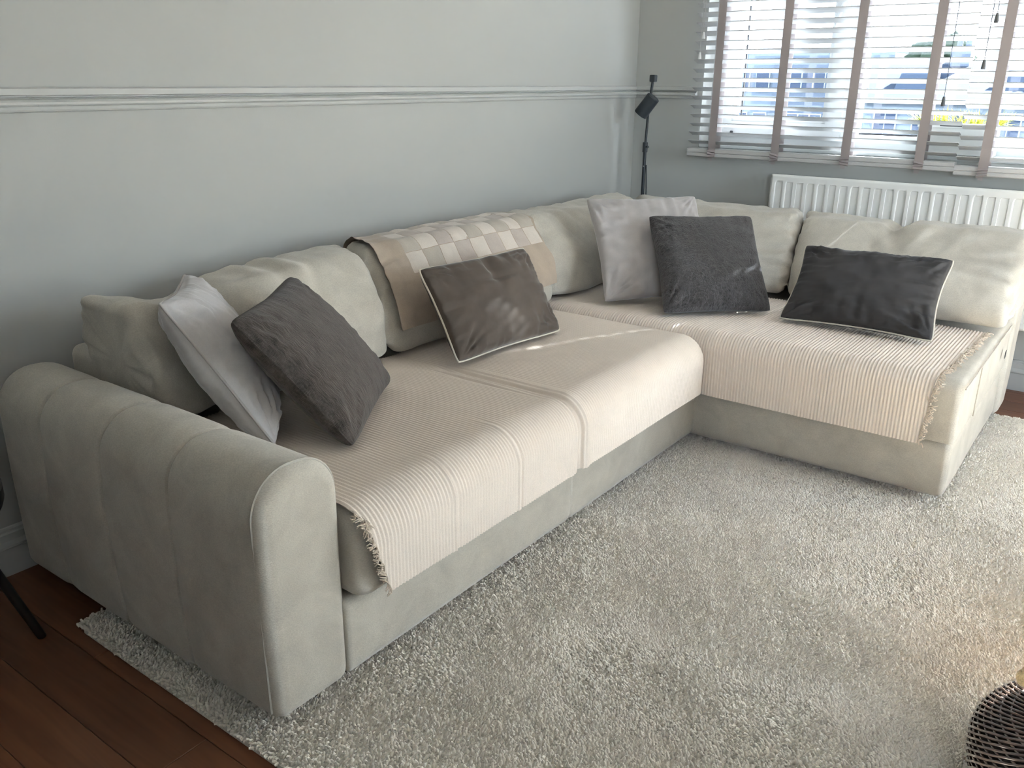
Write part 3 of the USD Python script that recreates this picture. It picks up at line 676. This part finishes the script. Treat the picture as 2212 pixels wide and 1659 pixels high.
def back_cushion(key, fn, pr, a0, a1, e0, e1, dents, seed, r=0.045, amp=0.012):
    dp = back_disp(seed, a0, a1, dents, amp)
    B[key] = sweep(pr, a0, a1, r, fn, step=0.016, disp=dp, end0=e0, end1=e1)
    return obj('back_cushion', B[key], 'sofa', sofa, smooth=60)
lean = lambda k, d0: (lambda d, z: k * (d - d0))
back_cushion('b1', alongX, prA, -3.105, -2.238, None, lean(-0.36, 0.2), [(-2.905, 0.115, 0.080, 0.0, 0.63, 0.16), (-2.62, 0.030, 0.012, 0.35, 0.73, 0.06), (-2.52, 0.02, 0.008, 0.35, 0.70, 0.08)], 61)
back_cushion('b2', alongX, prA, -2.232, -1.385, lean(-0.36, 0.2), lean(-0.25, 0.2), [], 63, amp=0.006)
back_cushion('b3', alongX, prA, -1.378, -0.400, lean(-0.25, 0.2), lean(-0.95, 0.15), [(-1.24, 0.022, 0.014, -0.5, 0.70, 0.07), (-1.14, 0.02, 0.010, -0.6, 0.71, 0.06), (-0.95, 0.03, 0.008, 0.4, 0.70, 0.06)], 65)
prB = rpoly([(0.50, 0.459), (0.890, 0.459), (0.790, 0.610), (0.555, 0.742), (0.375, 0.742), (0.335, 0.600)], [0.03, 0.04, 0.16, 0.08, 0.055, 0.05], seg=0.013)
back_cushion('b4', alongY, prB, -0.205, -1.070, lean(-0.75, 0.34), lean(-0.22, 0.4), [(-0.50, 0.05, 0.016, 0.2, 0.75, 0.06)], 67)
back_cushion('b5', alongY, prB, -1.076, -1.950, lean(-0.22, 0.4), None, [(-1.475, 0.035, 0.030, 0.5, 0.74, 0.06), (-1.39, 0.03, 0.014, 0.6, 0.64, 0.08), (-1.13, 0.03, 0.012, 0.5, 0.66, 0.09)], 69)

# ---------------------------------------------------------------- ribbed throws over the seat
RIB = 0.0106
def seat_path(dback, dfront, zt, r, zend, n=70):
    """Points and normals of a line over the seat top, round the front edge and down the front."""
    L1, L2, L3 = dfront - r - dback, r * PI / 2, zt - r - zend
    s = np.r_[np.linspace(0, L1, int(n * 0.40))[:-1], np.linspace(L1, L1 + L2, int(n * 0.30))[:-1], np.linspace(L1 + L2, L1 + L2 + L3, int(n * 0.30))]
    P, N_ = [], []
    for q in s:
        if q < L1: P.append((dback + q, zt)); N_.append((0, 1))
        elif q < L1 + L2:
            th = (q - L1) / r
            P.append((dfront - r + r * math.sin(th), zt - r + r * math.cos(th))); N_.append((math.sin(th), math.cos(th)))
        else: P.append((dfront, zt - r - (q - L1 - L2))); N_.append((1, 0))
    return s, V(P), V(N_)
def throw_sheet(avals, path_, off, fn, clampd=None):
    s, P, N_ = path_
    A = np.broadcast_to(avals[:, None] if avals.ndim == 1 else avals, (len(avals), len(s))).copy()
    o = off(A, s[None, :], P, N_)
    top = fn(A, P[None, :, 0] + N_[None, :, 0] * o, P[None, :, 1] + N_[None, :, 1] * o)
    ob = o - 0.0030
    bot = fn(A, P[None, :, 0] + N_[None, :, 0] * ob, P[None, :, 1] + N_[None, :, 1] * ob)
    g1, g2 = grid(top), grid(bot)
    mm = cat_([g1, trimesh.Trimesh(g2.vertices, g2.faces[:, ::-1], process=False)])
    nrm = g1.face_normals[:, 2].mean()
    if nrm < 0: mm.invert()
    return mm, top
ga = lambda v, c, w_: np.exp(-((v - c) / w_) ** 2)
pathL = seat_path(0.44, 1.126, ZT + 0.001, 0.080, 0.238)
aL = np.linspace(0, 1, int(1.61 / RIB * 6.5))
sL = pathL[0]
left = np.interp(sL, [0, 0.60, 0.72, sL[-1]], [-3.085, -3.085, -3.066, -3.030])
AL = left[None, :] + (-1.4725 - left[None, :]) * (1 - (1 - aL[:, None]))
def offL(A, s, P, N_):
    top_ = np.clip(N_[None, :, 1], 0, 1); fr = np.clip(N_[None, :, 0], 0, 1)
    t1 = np.clip((A + 3.10) / 0.815, 0, 1); t2 = np.clip((A + 2.285) / 0.809, 0, 1)
    crown = np.where(A < XJ, 0.010 * (1 - (2 * t1 - 1) ** 4), 0.010 * (1 - (2 * t2 - 1) ** 4))
    o = 0.0085 + crown * top_ + 0.007 * fr
    o = o + 0.0016 * np.cos(2 * PI * A / RIB)
    sm = np.clip((s - 0.18) / 0.12, 0, 1)
    o = o - sm * 0.016 * ga(A, XJ, 0.013) + sm * 0.006 * ga(A, XJ - 0.032, 0.014) + sm * 0.005 * ga(A, XJ + 0.030, 0.013) - sm * 0.006 * ga(A, XJ - 0.055 + 0.03 * s, 0.010)
    ee = np.clip(-1.4725 - A, 0.0, 0.0485)                  # over the rounded end of the cushion
    o = o - (0.0485 - np.sqrt(np.maximum(0.0485 ** 2 - (0.0485 - ee) ** 2, 0)))
    for c, w_ in ((-2.815, 0.006), (-2.565, 0.005)):
        o = o + (0.004 * ga(A, c - 0.006, w_) - 0.004 * ga(A, c + 0.004, w_)) * np.clip((s - 0.55) / 0.1, 0, 1)
    q = np.stack([A, np.broadcast_to(s, A.shape), np.zeros_like(A)], -1)
    return o + 0.005 * (fbm(q * V([5, 4, 1]), 3, 77) - 0.25) * np.clip(s / 0.1, 0, 1)
tl = thing('throw', 'cream ribbed cotton throw over the two long seat cushions, frayed beside the arm', 'throw')
ml, topL = throw_sheet(AL, pathL, offL, alongX)
obj('cloth', ml, 'throw', tl, smooth=60)

pathR = seat_path(0.845, 1.4625, ZT + 0.001, 0.050, 0.226)
sR = pathR[0]
aR = np.linspace(0, 1, int(1.62 / RIB * 6.5))
endR = np.interp(sR, [0, 0.515, 0.575, sR[-1]], [-1.892, -1.872, -1.862, -1.838])
AR = -0.30 + (endR[None, :] + 0.30) * aR[:, None]
def offR(A, s, P, N_):
    top_ = np.clip(N_[None, :, 1], 0, 1); fr = np.clip(N_[None, :, 0], 0, 1)
    t = np.clip((A + 1.934) / 1.694, 0, 1)
    o = 0.0085 + 0.010 * (1 - (2 * t - 1) ** 4) * top_ + 0.007 * fr + 0.0016 * np.cos(2 * PI * A / RIB)
    o = o - 0.014 * np.clip((A + 1.15) / 0.08, 0, 1) * np.clip((s - 0.56) / 0.05, 0, 1)
    q = np.stack([A, np.broadcast_to(s, A.shape), np.zeros_like(A)], -1)
    o = o + 0.007 * (fbm(q * V([4, 3.2, 1]), 3, 87) - 0.25)
    return o
tr_ = thing('throw', 'cream ribbed cotton throw over the short seat, frayed at the open end', 'throw')
mr, topR = throw_sheet(AR, pathR, offR, alongY)
obj('cloth', mr, 'throw', tr_, smooth=60)

def fringe(edge, outdir, normals, seed, every=0.0045, ln=(0.012, 0.026)):
    rr = random.Random(seed); out = []
    L = np.r_[0, np.cumsum(np.linalg.norm(np.diff(edge, axis=0), axis=1))]
    for s in np.arange(0.002, L[-1], every):
        p = V([np.interp(s, L, edge[:, k]) for k in range(3)]); nn = V([np.interp(s, L, normals[:, k]) for k in range(3)]); nn /= np.linalg.norm(nn)
        t_ = V([np.interp(min(s + 0.004, L[-1]), L, edge[:, k]) for k in range(3)]) - p; t_ /= np.linalg.norm(t_) + 1e-9
        l = rr.uniform(*ln); a = rr.gauss(0, 0.8)
        d = V(outdir) * math.cos(a) + t_ * math.sin(a)
        for _ in range(2):
            w1, w2 = rr.gauss(0, 0.004), rr.gauss(0, 0.004)
            q = [p + nn * 0.001, p + d * l * 0.35 + t_ * w1 + nn * rr.uniform(0.001, 0.006), p + d * l * 0.7 + t_ * w2 + nn * rr.uniform(0.0, 0.006), p + d * l + t_ * (w1 + w2) * 0.8 + nn * rr.uniform(-0.002, 0.004)]
            out.append(tube(q, [0.0016, 0.0015, 0.0014, 0.0010], 5))
    return cat_(out)
eL, nL = topL[0], np.stack([np.zeros(len(sL)), -pathL[2][:, 0], pathL[2][:, 1]], 1)
k0 = int(np.searchsorted(sL, 0.655))
tag(obj('fringe', fringe(eL[k0:], (-1, 0, 0), nL[k0:], 5), 'fringe', tl, smooth=60), kind='stuff')
eR, nR = topR[-1], np.stack([-pathR[2][:, 0], np.zeros(len(sR)), pathR[2][:, 1]], 1)
tag(obj('fringe', fringe(eR, (0, -1, 0), nR, 6), 'fringe', tr_, smooth=60), kind='stuff')

# ---------------------------------------------------------------- patchwork blanket over the middle back cushion
bl = thing('blanket', 'tan felt blanket with cream and taupe checker patches over the middle back cushion', 'blanket')
on = outn(prA)
i0 = int(np.argmin(np.abs(prA[:, 1] - 0.53) + (prA[:, 0] < 0.4) * 9))
top_i = int(np.argmax(prA[:, 1] - 0.02 * np.abs(prA[:, 0] - 0.24)))
idx = [(i0 + k) % len(prA) for k in range(len(prA))]
stop = next(k for k, i in enumerate(idx) if k > 10 and prA[i, 0] < 0.16 and prA[i, 1] < 0.66)
sec, sen = prA[idx[:stop]], on[idx[:stop]]
LS = np.r_[0, np.cumsum(np.linalg.norm(np.diff(sec, axis=0), axis=1))]
ridge = float(LS[int(np.argmin(np.abs(sec[:, 0] - 0.24) + (sec[:, 1] < 0.7)))])
dp2 = back_disp(63, -2.232, -1.385, [], 0.006)
def on_blanket(a, s, lift):
    """A point of the blanket: a along the sofa, s up the front face and over the top."""
    d, z = np.interp(s, LS, sec[:, 0]), np.interp(s, LS, sec[:, 1])
    n1, n2 = np.interp(s, LS, sen[:, 0]), np.interp(s, LS, sen[:, 1])
    k = np.sqrt(n1 ** 2 + n2 ** 2); n1, n2 = n1 / k, n2 / k
    al = a - 0.36 * (d - 0.2) * (1 - np.clip((a + 2.232) / 0.847, 0, 1)) - 0.25 * (d - 0.2) * np.clip((a + 2.232) / 0.847, 0, 1)
    A = np.stack([al, d, z], -1)
    off = dp2(A, np.stack([0 * n1, n1, n2], -1))
    q = np.stack([a, s, 0 * a], -1)
    off = np.maximum(off, 0.0) + 0.0125 + lift + 0.008 * (fbm(q * 7, 2, 31) - 0.5) + 0.016 * np.exp(-(a - a.min() * 0 + 2.215) / 0.03) * 0.3
    curl = 0.010 * np.exp(-np.clip(s, 0, 9) / 0.02) * np.exp(-np.clip(a + 2.215, 0, 9) / 0.05)
    off = off + curl
    return alongX(al, d + n1 * off, z + n2 * off)
BA0, BA1 = -2.205, -1.392
aa, ss = np.meshgrid(np.linspace(BA0, BA1, 110), np.linspace(0, LS[-1], 90), indexing='ij')
g1, g2 = grid(on_blanket(aa, ss, 0.0)), grid(on_blanket(aa, ss, -0.003))
mb = cat_([g1, trimesh.Trimesh(g2.vertices, g2.faces[:, ::-1], process=False)])
if g1.face_normals[:, 1].mean() > 0: mb.invert()
obj('cloth', mb, 'blanket', bl, smooth=60)
rowsz, colw, c0 = 0.079, 0.0775, -2.098
rp = random.Random(4)
for r_ in range(-1, 3):
    for c_ in range(9):
        s1 = ridge + 0.022 - r_ * rowsz; s0_ = s1 - rowsz
        if s0_ < 0 or s1 > LS[-1]: continue
        a_, s_ = np.meshgrid(np.linspace(c0 + c_ * colw + 0.0016, c0 + (c_ + 1) * colw - 0.0016, 8), np.linspace(s0_ + 0.0012, s1 - 0.0012, 8), indexing='ij')
        u_ = np.minimum(np.minimum(np.arange(8), np.arange(8)[::-1])[:, None], np.minimum(np.arange(8), np.arange(8)[::-1])[None, :])
        P = on_blanket(a_, s_, np.where(u_ > 0, 0.0022, 0.0002))
        g = grid(P)
        if g.face_normals[:, 1].mean() > 0: g.invert()
        mt = 'patch_cream' if (r_ + c_) % 2 == 0 else ('patch_sage' if rp.random() < 0.4 else 'patch_taupe')
        obj('patch', g, mt, bl, smooth=60)

# ---------------------------------------------------------------- scatter cushions
def pillow(corners, thick, pinch=0.07, seed=1, wr=0.006, N=64, dents=(), front=1.0, back=1.0, sag=0.0, power=0.42, wfreq=9.0):
    """A stuffed cover from its four corners (top left, top right, bottom right, bottom left as seen from its front). Returns mesh and seam line."""
    TL, TR, BR, BL = [V(c, float) for c in corners]
    th = np.linspace(-PI / 2, PI / 2, N)
    u = np.sin(th) * 0.5 + np.linspace(-1, 1, N) * 0.5
    s, t = np.meshgrid(u, u, indexing='ij')
    cr = 1 - 0.035 * np.abs(s * t) ** 7
    S = s * (1 - pinch * (1 - t * t)) * cr; T = t * (1 - pinch * (1 - s * s)) * cr
    # soft, uneven outline
    S = S + 0.012 * (fbm(np.stack([t * 2.2 + 5, s * 0.4, 0 * s + seed], -1), 2, seed) - 0.5) * np.abs(s) ** 3 * (1 - t ** 4)
    T = T + 0.012 * (fbm(np.stack([s * 2.2 + 9, t * 0.4, 0 * s + seed], -1), 2, seed + 1) - 0.5) * np.abs(t) ** 3 * (1 - s ** 4)
    a, b = (S + 1) / 2, (T + 1) / 2
    B0 = (BL * ((1 - a) * (1 - b))[..., None] + BR * (a * (1 - b))[..., None] + TR * (a * b)[..., None] + TL * ((1 - a) * b)[..., None])
    ex, ey = (TR + BR - TL - BL), (TL + TR - BL - BR)
    n = np.cross(ex, ey); n /= np.linalg.norm(n)
    B0 = B0 + n * (sag * (1 - s * s) * (1 - t * t))[..., None]
    q = np.clip((1 - s * s) * (1 - t * t), 0, 1)
    h = thick * q ** power
    mask = np.clip(q / 0.14, 0, 1) ** 0.8
    def side(sd):
        es, et = np.exp(-(1 - np.abs(s)) / 0.30), np.exp(-(1 - np.abs(t)) / 0.30)
        w1 = (fbm(np.stack([t * wfreq, s * 1.6, 0 * s + sd], -1), 3, sd) - 0.5) * es
        w2 = (fbm(np.stack([s * wfreq, t * 1.6, 0 * s + sd + 3], -1), 3, sd + 1) - 0.5) * et
        # folds that run in from the corners
        w3 = 0
        for cs in (-1, 1):
            for ct in (-1, 1):
                rr_ = np.hypot(s - cs, t - ct); an = np.arctan2(t - ct, s - cs)
                w3 = w3 + (noise(np.stack([an * 7 + cs * 3, 0 * s + ct * 2 + sd, rr_ * 0.8], -1), sd + 2) - 0.5) * np.exp(-((rr_ - 0.35) / 0.30) ** 2)
        return (2.2 * (w1 + w2) + 1.3 * w3) * wr * mask + 0.5 * wr * (fbm(np.stack([s * 3, t * 3, 0 * s], -1), 3, sd + 4) - 0.5) * mask * 2
    hf = h * front + side(seed * 7 + 1)
    for (ds, dt, ws, wt, dep) in dents: hf = hf - dep * np.exp(-((s - ds) / ws) ** 2 - ((t - dt) / wt) ** 2)
    hb = h * back + side(seed * 7 + 2) * 0.6
    edge = (np.abs(s) > 0.9999) | (np.abs(t) > 0.9999)
    hf = np.where(edge, 0, np.maximum(hf, 0.0012)); hb = np.where(edge, 0, np.maximum(hb, 0.0012))
    F, K = B0 + n * hf[..., None], B0 - n * hb[..., None]
    gf, gb = grid(F), grid(K)
    gb = trimesh.Trimesh(gb.vertices, gb.faces[:, ::-1], process=False)
    m_ = cat_([gf, gb])
    uv = np.tile(np.stack([s.ravel() / 2 * np.linalg.norm(ex) / 2, t.ravel() / 2 * np.linalg.norm(ey) / 2], 1), (2, 1))
    line = np.vstack([B0[:, 0], B0[-1, 1:], B0[-2::-1, -1], B0[0, -2:0:-1]])
    return m_, line, uv

def cushion(label, mat_, corners, thick, piping=None, group=None, **kw):
    t = thing('scatter_cushion', label, 'cushion', group=group)
    m_, line, uv = pillow(corners, thick, **kw)
    usdkit.mesh(stage, path('cover', t), m_, M[mat_], smooth=True, uv=uv)
    if piping: obj('piping', tube(line, 0.0034, 7, closed=True), piping, t, smooth=True)
    return t

def uv_weave(name, lo, hi, scale, bump, dist, sheen, detail=3.0, distortion=0.0):
    return mat(name, {
        'uv': ('uvmap', {'attribute': 'st'}), 'mp': ('mapping', {'scale': scale}),
        'n': ('noise_texture', {'scale': 1.0, 'detail': detail, 'roughness': 0.65, 'distortion': distortion}), 'n2': ('noise_texture', {'scale': 520.0, 'detail': 1.0}),
        'a': ('math', {'math_type': 'multiply_add', 'value2': 0.35}), 'r': ('rgb_ramp', {'ramp': [(0.45, lo), (0.90, hi)]}), 'b': ('bump', {'strength': bump, 'distance': dist}),
        'p': ('principled_bsdf', {'roughness': 0.95, 'sheen_weight': sheen, 'sheen_roughness': 0.5, 'specular_ior_level': 0.1})},
        [('uv.UV', 'mp.vector'), ('mp.vector', 'n.vector'), ('uv.UV', 'n2.vector'), ('n2.fac', 'a.value1'), ('n.fac', 'a.value3'), ('a.value', 'r.fac'), ('r.color', 'p.base_color'),
         ('a.value', 'b.height'), ('b.normal', 'p.normal')])
M['brown_weave'] = uv_weave('brown_slub_weave', (0.040, 0.034, 0.031), (0.150, 0.128, 0.115), (330, 26, 1), 0.9, 0.004, 0.2)
M['fleece'] = uv_weave('charcoal_fleece', (0.022, 0.019, 0.019), (0.100, 0.090, 0.088), (120, 95, 1), 1.0, 0.006, 0.35, 4.0, 1.5)
cushion('silver velvet square cushion with corded edge leaning inside the rounded arm', 'silver_velvet',
        [(-3.100, -0.514, 0.780), (-2.892, -0.302, 0.784), (-2.836, -0.535, 0.464), (-3.008, -0.770, 0.461)], 0.090, back=0.85, front=0.95, piping='silver_piping', seed=3, wr=0.017, pinch=0.09, wfreq=12)
cushion('dark brown slub-weave square cushion propped against the silver velvet one', 'brown_weave',
        [(-3.043, -0.690, 0.756), (-2.680, -0.447, 0.760), (-2.531, -0.667, 0.461), (-2.905, -0.915, 0.461)], 0.078, seed=5, wr=0.009, pinch=0.065, power=0.36)
cushion('taupe velvet lumbar cushion with cream piping in front of the checked blanket', 'taupe_velvet',
        [(-2.271, -0.538, 0.722), (-1.784, -0.582, 0.723), (-1.798, -0.750, 0.461), (-2.286, -0.703, 0.460)], 0.068, piping='piping', seed=7, wr=0.013, pinch=0.055, wfreq=10,
        dents=[(0.05, 0.62, 0.10, 0.35, 0.020), (-0.10, 0.45, 0.25, 0.06, 0.008), (0.16, 0.4, 0.2, 0.05, 0.008)])
cushion('pale dove-grey velvet square cushion in the corner of the sofa', 'dove_velvet',
        [(-1.207, -0.459, 0.820), (-0.846, -0.765, 0.821), (-1.013, -0.985, 0.461), (-1.384, -0.669, 0.461)], 0.072, seed=9, wr=0.015, pinch=0.085)
cushion('charcoal fleece square cushion standing before the pale corner cushion', 'fleece',
        [(-1.179, -0.724, 0.773), (-0.899, -1.028, 0.768), (-1.115, -1.225, 0.461), (-1.392, -0.922, 0.461)], 0.070, seed=11, wr=0.009, pinch=0.07, power=0.38)
cushion('slate velvet lumbar cushion with cream piping on the short seat', 'slate_velvet',
        [(-0.955, -1.262, 0.692), (-0.933, -1.770, 0.694), (-1.171, -1.785, 0.461), (-1.193, -1.272, 0.461)], 0.062, piping='piping', seed=13, wr=0.018, pinch=0.085, wfreq=12)

# ---------------------------------------------------------------- black side table beside the arm
tb = thing('side_table', 'small round black side table with splayed legs beside the sofa arm', 'table')
TX, TY = -3.632, -0.315
obj('table_top', lathe([(0.0, 0.385), (0.190, 0.385), (0.200, 0.390), (0.204, 0.402), (0.204, 0.428), (0.200, 0.430), (0.197, 0.427), (0.194, 0.408), (0.0, 0.404)], 64, (TX, TY, 0)), 'black_metal', tb)
for i, (fx, fy) in enumerate(((-3.412, -0.352), (-3.72, -0.150), (-3.73, -0.50))):
    hx, hy = TX + (fx - TX) * 0.45, TY + (fy - TY) * 0.45
    obj('leg', tube([(fx, fy, 0.0), (hx, hy, 0.388)], [0.010, 0.0125], 12), 'black_metal', tb)

# ---------------------------------------------------------------- wicker basket and the soft toy on it
M['wicker'] = mat('wicker', {
    'tc': ('texture_coordinate', {}), 'n': ('noise_texture', {'scale': 60.0, 'detail': 2.0}),
    'r': ('rgb_ramp', {'ramp': [(0.3, (0.050, 0.032, 0.026)), (0.7, (0.115, 0.072, 0.055))]}),
    'p': ('principled_bsdf', {'roughness': 0.18, 'specular_ior_level': 1.0, 'coat_weight': 1.0, 'coat_roughness': 0.12})},
    [('tc.object', 'n.vector'), ('n.fac', 'r.fac'), ('r.color', 'p.base_color')])
M['wicker_core'] = plain('wicker_core', (0.025, 0.017, 0.014), 0.7)
M['plush'] = fabric('toy_plush', (0.66, 0.36, 0.12), blotch=0.08, bscale=30.0, fine=0.25, fscale=(300, 300, 300), bump=0.8, bdist=0.003, sheen=0.6)
M['plush_pale'] = fabric('toy_plush_pale', (0.74, 0.55, 0.30), blotch=0.05, bscale=30.0, fine=0.2, fscale=(300, 300, 300), bump=0.8, bdist=0.003, sheen=0.6)
KX, KY, KZ = -2.572, -2.425, 0.0125
bk = thing('wicker_basket', 'dark brown glossy wicker basket with a domed top on the rug', 'basket')
def bprof(v):
    """Radius and height up the side and over the dome, v from 0 at the foot to 1 at the crown."""
    th = v * PI / 2
    c = np.clip((v - 0.42) / 0.58, 0, 1) * PI / 2
    r = np.where(v < 0.42, 0.206 + 0.031 * np.sin(v / 0.42 * PI / 2), 0.237 * np.cos(c) ** 0.45)
    z = np.where(v < 0.42, v / 0.42 * 0.115, 0.115 + 0.080 * np.sin(c))
    return r, z
vv = np.linspace(0, 0.999, 40)
r_, z_ = bprof(vv)
core = np.stack([np.maximum(r_ - 0.006, 0.0), z_], 1); core = np.vstack([[0, 0.0], core, [0, core[-1, 1]]])
obj('core', lathe(core, 48, (KX, KY, KZ)), 'wicker_core', bk)
NS = 90
stakes = []
vs = np.linspace(0, 0.985, 120)
rb, zb_ = bprof(vs)
for i in range(NS):
    t0 = i / NS * 2 * PI
    thw = t0 + 1.35 * vs                                     # strands lean round the basket
    wv = 0.0010 * np.sin(vs * 34 * PI / 2 + (i % 2) * PI)
    P = np.stack([KX + (rb + wv) * np.cos(thw), KY + (rb + wv) * np.sin(thw), KZ + zb_ + wv * vs], 1)
    keep = rb > 0.02
    obj('strand', tube(P[keep][::2], 0.0026, 6), 'wicker', bk, smooth=True)
for k in range(17):
    v = 0.06 + k * 0.052
    rr_, zz2 = bprof(V([v]))
    th = np.linspace(0, 2 * PI, 160, endpoint=False)
    obj('weaver', tube(np.stack([KX + (rr_[0] - 0.0035) * np.cos(th), KY + (rr_[0] - 0.0035) * np.sin(th), np.full(160, KZ + zz2[0] - 0.001)], 1), 0.0028, 6, closed=True), 'wicker', bk, smooth=True)
def ell(c, r, seed, sub=4, amp=0.05):
    s = trimesh.creation.icosphere(sub)
    v = s.vertices * (1 + amp * (fbm(s.vertices * 3.0 + seed, 3, seed) - 0.5)[:, None]) * V(r) + V(c)
    return trimesh.Trimesh(v, s.faces, process=False)
TZ = KZ + 0.196
ty = thing('soft_toy', 'orange plush soft toy lying on the wicker basket', 'toy')
FXt, FYt = KX + 0.056, KY + 0.152                     # where its feet lie, near the basket's edge
obj('body', ell((FXt + 0.000, FYt - 0.075, TZ + 0.058), (0.058, 0.070, 0.050), 3), 'plush', ty)
obj('head', ell((FXt - 0.020, FYt - 0.165, TZ + 0.075), (0.052, 0.050, 0.050), 5), 'plush', ty)
obj('foot', ell((FXt + 0.000, FYt + 0.000, TZ + 0.020), (0.029, 0.027, 0.025), 7), 'plush', ty)
obj('foot_sole', ell((FXt - 0.010, FYt + 0.012, TZ + 0.021), (0.020, 0.020, 0.018), 8, 3), 'plush_pale', ty)
obj('foot', ell((FXt + 0.022, FYt - 0.004, TZ + 0.052), (0.029, 0.027, 0.026), 9), 'plush', ty)
for s_ in (-1, 1):
    obj('arm', ell((FXt + 0.055 * s_ - 0.01, FYt - 0.110, TZ + 0.062), (0.022, 0.034, 0.020), 15 + s_), 'plush', ty)
    obj('ear', ell((FXt - 0.020 + 0.036 * s_, FYt - 0.172, TZ + 0.122), (0.016, 0.018, 0.018), 12 + s_, 3), 'plush', ty)

# ---------------------------------------------------------------- outside: houses, garages, trees, ground
M['render_pale'] = plain('render_pale', (0.23, 0.26, 0.29), 0.9)
M['brick_grey'] = plain('brick_grey', (0.17, 0.19, 0.22), 0.9)
M['slate_roof'] = plain('slate_roof', (0.07, 0.09, 0.12), 0.9)
M['far_glass'] = plain('far_glass', (0.04, 0.06, 0.10), 0.15)
M['white_far'] = plain('white_far', (0.50, 0.52, 0.54), 0.6)
M['tarmac'] = plain('tarmac', (0.10, 0.10, 0.105), 0.9)
M['tree_far'] = plain('tree_far', (0.05, 0.07, 0.035), 0.9)
M['bark'] = plain('bark', (0.07, 0.05, 0.04), 0.9)
GZ = -5.6
g_ = obj('ground', bx(-80.0, 150.0, -90, 90, GZ - 0.3, GZ), 'tarmac'); tag(g_, kind='structure')
def out_at(dist, ang):            # a point at a distance from the room, at an angle from the window wall's normal
    return V([dist * math.cos(math.radians(ang)), -2.27 + dist * math.sin(math.radians(ang))])
def facade_box(x, y0, y1, z0, z1, depth): return bx(x, x + depth, y0, y1, z0, z1)

fa = thing('apartment_block', 'pale rendered block with rows of windows beyond the opening casement', 'building')
ax_ = 52.0
obj('wall', facade_box(ax_, 11.6, 22.0, GZ, 3.05, 11), 'render_pale', fa, smooth=None)
obj('roof_edge', bx(ax_ - 0.25, ax_ + 11, 11.5, 22.1, 3.05, 3.3), 'white_far', fa, smooth=None)
obj('wall_panel', bx(ax_ - 0.12, ax_, 15.1, 18.7, GZ, 2.7), 'brick_grey', fa, smooth=None)
for z in (-4.6, -1.95, 0.65):
    for y, wd in ((12.0, 1.0), (13.2, 1.4), (15.4, 2.9), (18.9, 0.9), (20.2, 1.3)):
        f = obj('window_frame', bx(ax_ - 0.18, ax_ - 0.05, y, y + wd, z, z + 1.35), 'white_far', fa, smooth=None)
        nn = max(1, round(wd / 0.7))
        for k in range(nn):
            obj('pane', bx(ax_ - 0.20, ax_ - 0.181, y + 0.06 + k * wd / nn, y - 0.04 + (k + 1) * wd / nn, z + 0.07, z + 1.28), 'far_glass', f, smooth=None)

def gable_roof(x0, x1, y0, y1, ze, zr):
    v = [(x0, y0, ze), (x0, y1, ze), (x1, y0, ze), (x1, y1, ze), ((x0 + x1) / 2, y0, zr), ((x0 + x1) / 2, y1, zr)]
    return trimesh.convex.convex_hull(V(v, float))
tc_ = thing('terraced_house', 'slate-roofed row of houses seen through the fixed window pane', 'building')
hx = 36.0
obj('wall', facade_box(hx, -6.0, 9.6, GZ, 0.55, 8.0), 'render_pale', tc_, smooth=None)
obj('roof', gable_roof(hx - 0.45, hx + 8.4, -6.2, 9.75, 0.55, 2.15), 'slate_roof', tc_, smooth=None)
obj('gutter', bx(hx - 0.55, hx - 0.43, -6.2, 9.75, 0.45, 0.57), 'white_far', tc_, smooth=None)
for i, y in enumerate(np.arange(-5.2, 9.0, 1.55)):
    for z in (-4.4, -1.0):
        f = obj('window_frame', bx(hx - 0.10, hx + 0.02, y, y + 0.95, z, z + 1.15), 'white_far', tc_, smooth=None)
        for k in range(2): obj('pane', bx(hx - 0.12, hx - 0.101, y + 0.06 + 0.44 * k, y + 0.45 + 0.44 * k, z + 0.07, z + 1.08), 'far_glass', f, smooth=None)
for y in (-3.0, 1.2, 5.4):
    c = obj('chimney', bx(hx + 3.4, hx + 4.4, y, y + 0.8, 1.7, 2.75), 'brick_grey', tc_, smooth=None)
    for k in range(2): obj('chimney_pot', lathe([(0, 2.75), (0.13, 2.75), (0.11, 3.05), (0, 3.05)], 12, (hx + 3.9, y + 0.22 + 0.36 * k, 0)), 'brick_grey', c)
for y in (2.2, 6.2):
    d_ = obj('dormer', gable_roof(hx + 0.2, hx + 3.6, y, y + 1.5, 0.6, 1.75), 'slate_roof', tc_, smooth=None)
gr_ = thing('garage', 'low flat-roofed garage with a white fascia below the far houses', 'building')
obj('wall', bx(20.0, 25.0, -3.0, 5.6, GZ, -1.30), 'brick_grey', gr_, smooth=None)
obj('fascia', bx(19.85, 20.0, -3.1, 5.7, -1.42, -1.12), 'white_far', gr_, smooth=None)
obj('roof', bx(19.85, 25.1, -3.1, 5.7, -1.30, -1.18), 'slate_roof', gr_, smooth=None)
def tree(label, x, y, h, r, seed):
    t = thing('tree', label, 'tree')
    obj('trunk', tube([(x, y, GZ), (x + 0.1, y, GZ + h * 0.35), (x, y + 0.1, GZ + h * 0.7)], [0.22, 0.16, 0.08], 10), 'bark', t)
    rr = np.random.RandomState(seed); ms = []
    for k in range(26):
        d = rr.normal(size=3); d /= np.linalg.norm(d)
        c = V([x, y, GZ + h - r * 0.9]) + d * V([r, r, r * 0.75]) * rr.uniform(0.3, 0.75)
        ms.append(ell(c, V([r, r, r * 0.85]) * rr.uniform(0.28, 0.42), seed + k, 3, 0.6))
    obj('crown', cat_(ms), 'tree_far', t)
tree('round dark tree crown rising behind the slate roof', 49.0, 8.2, 9.4, 2.2, 5)
tree('smaller dark tree beside the chimneys of the slate-roofed houses', 66.0, 4.6, 8.6, 1.7, 15)
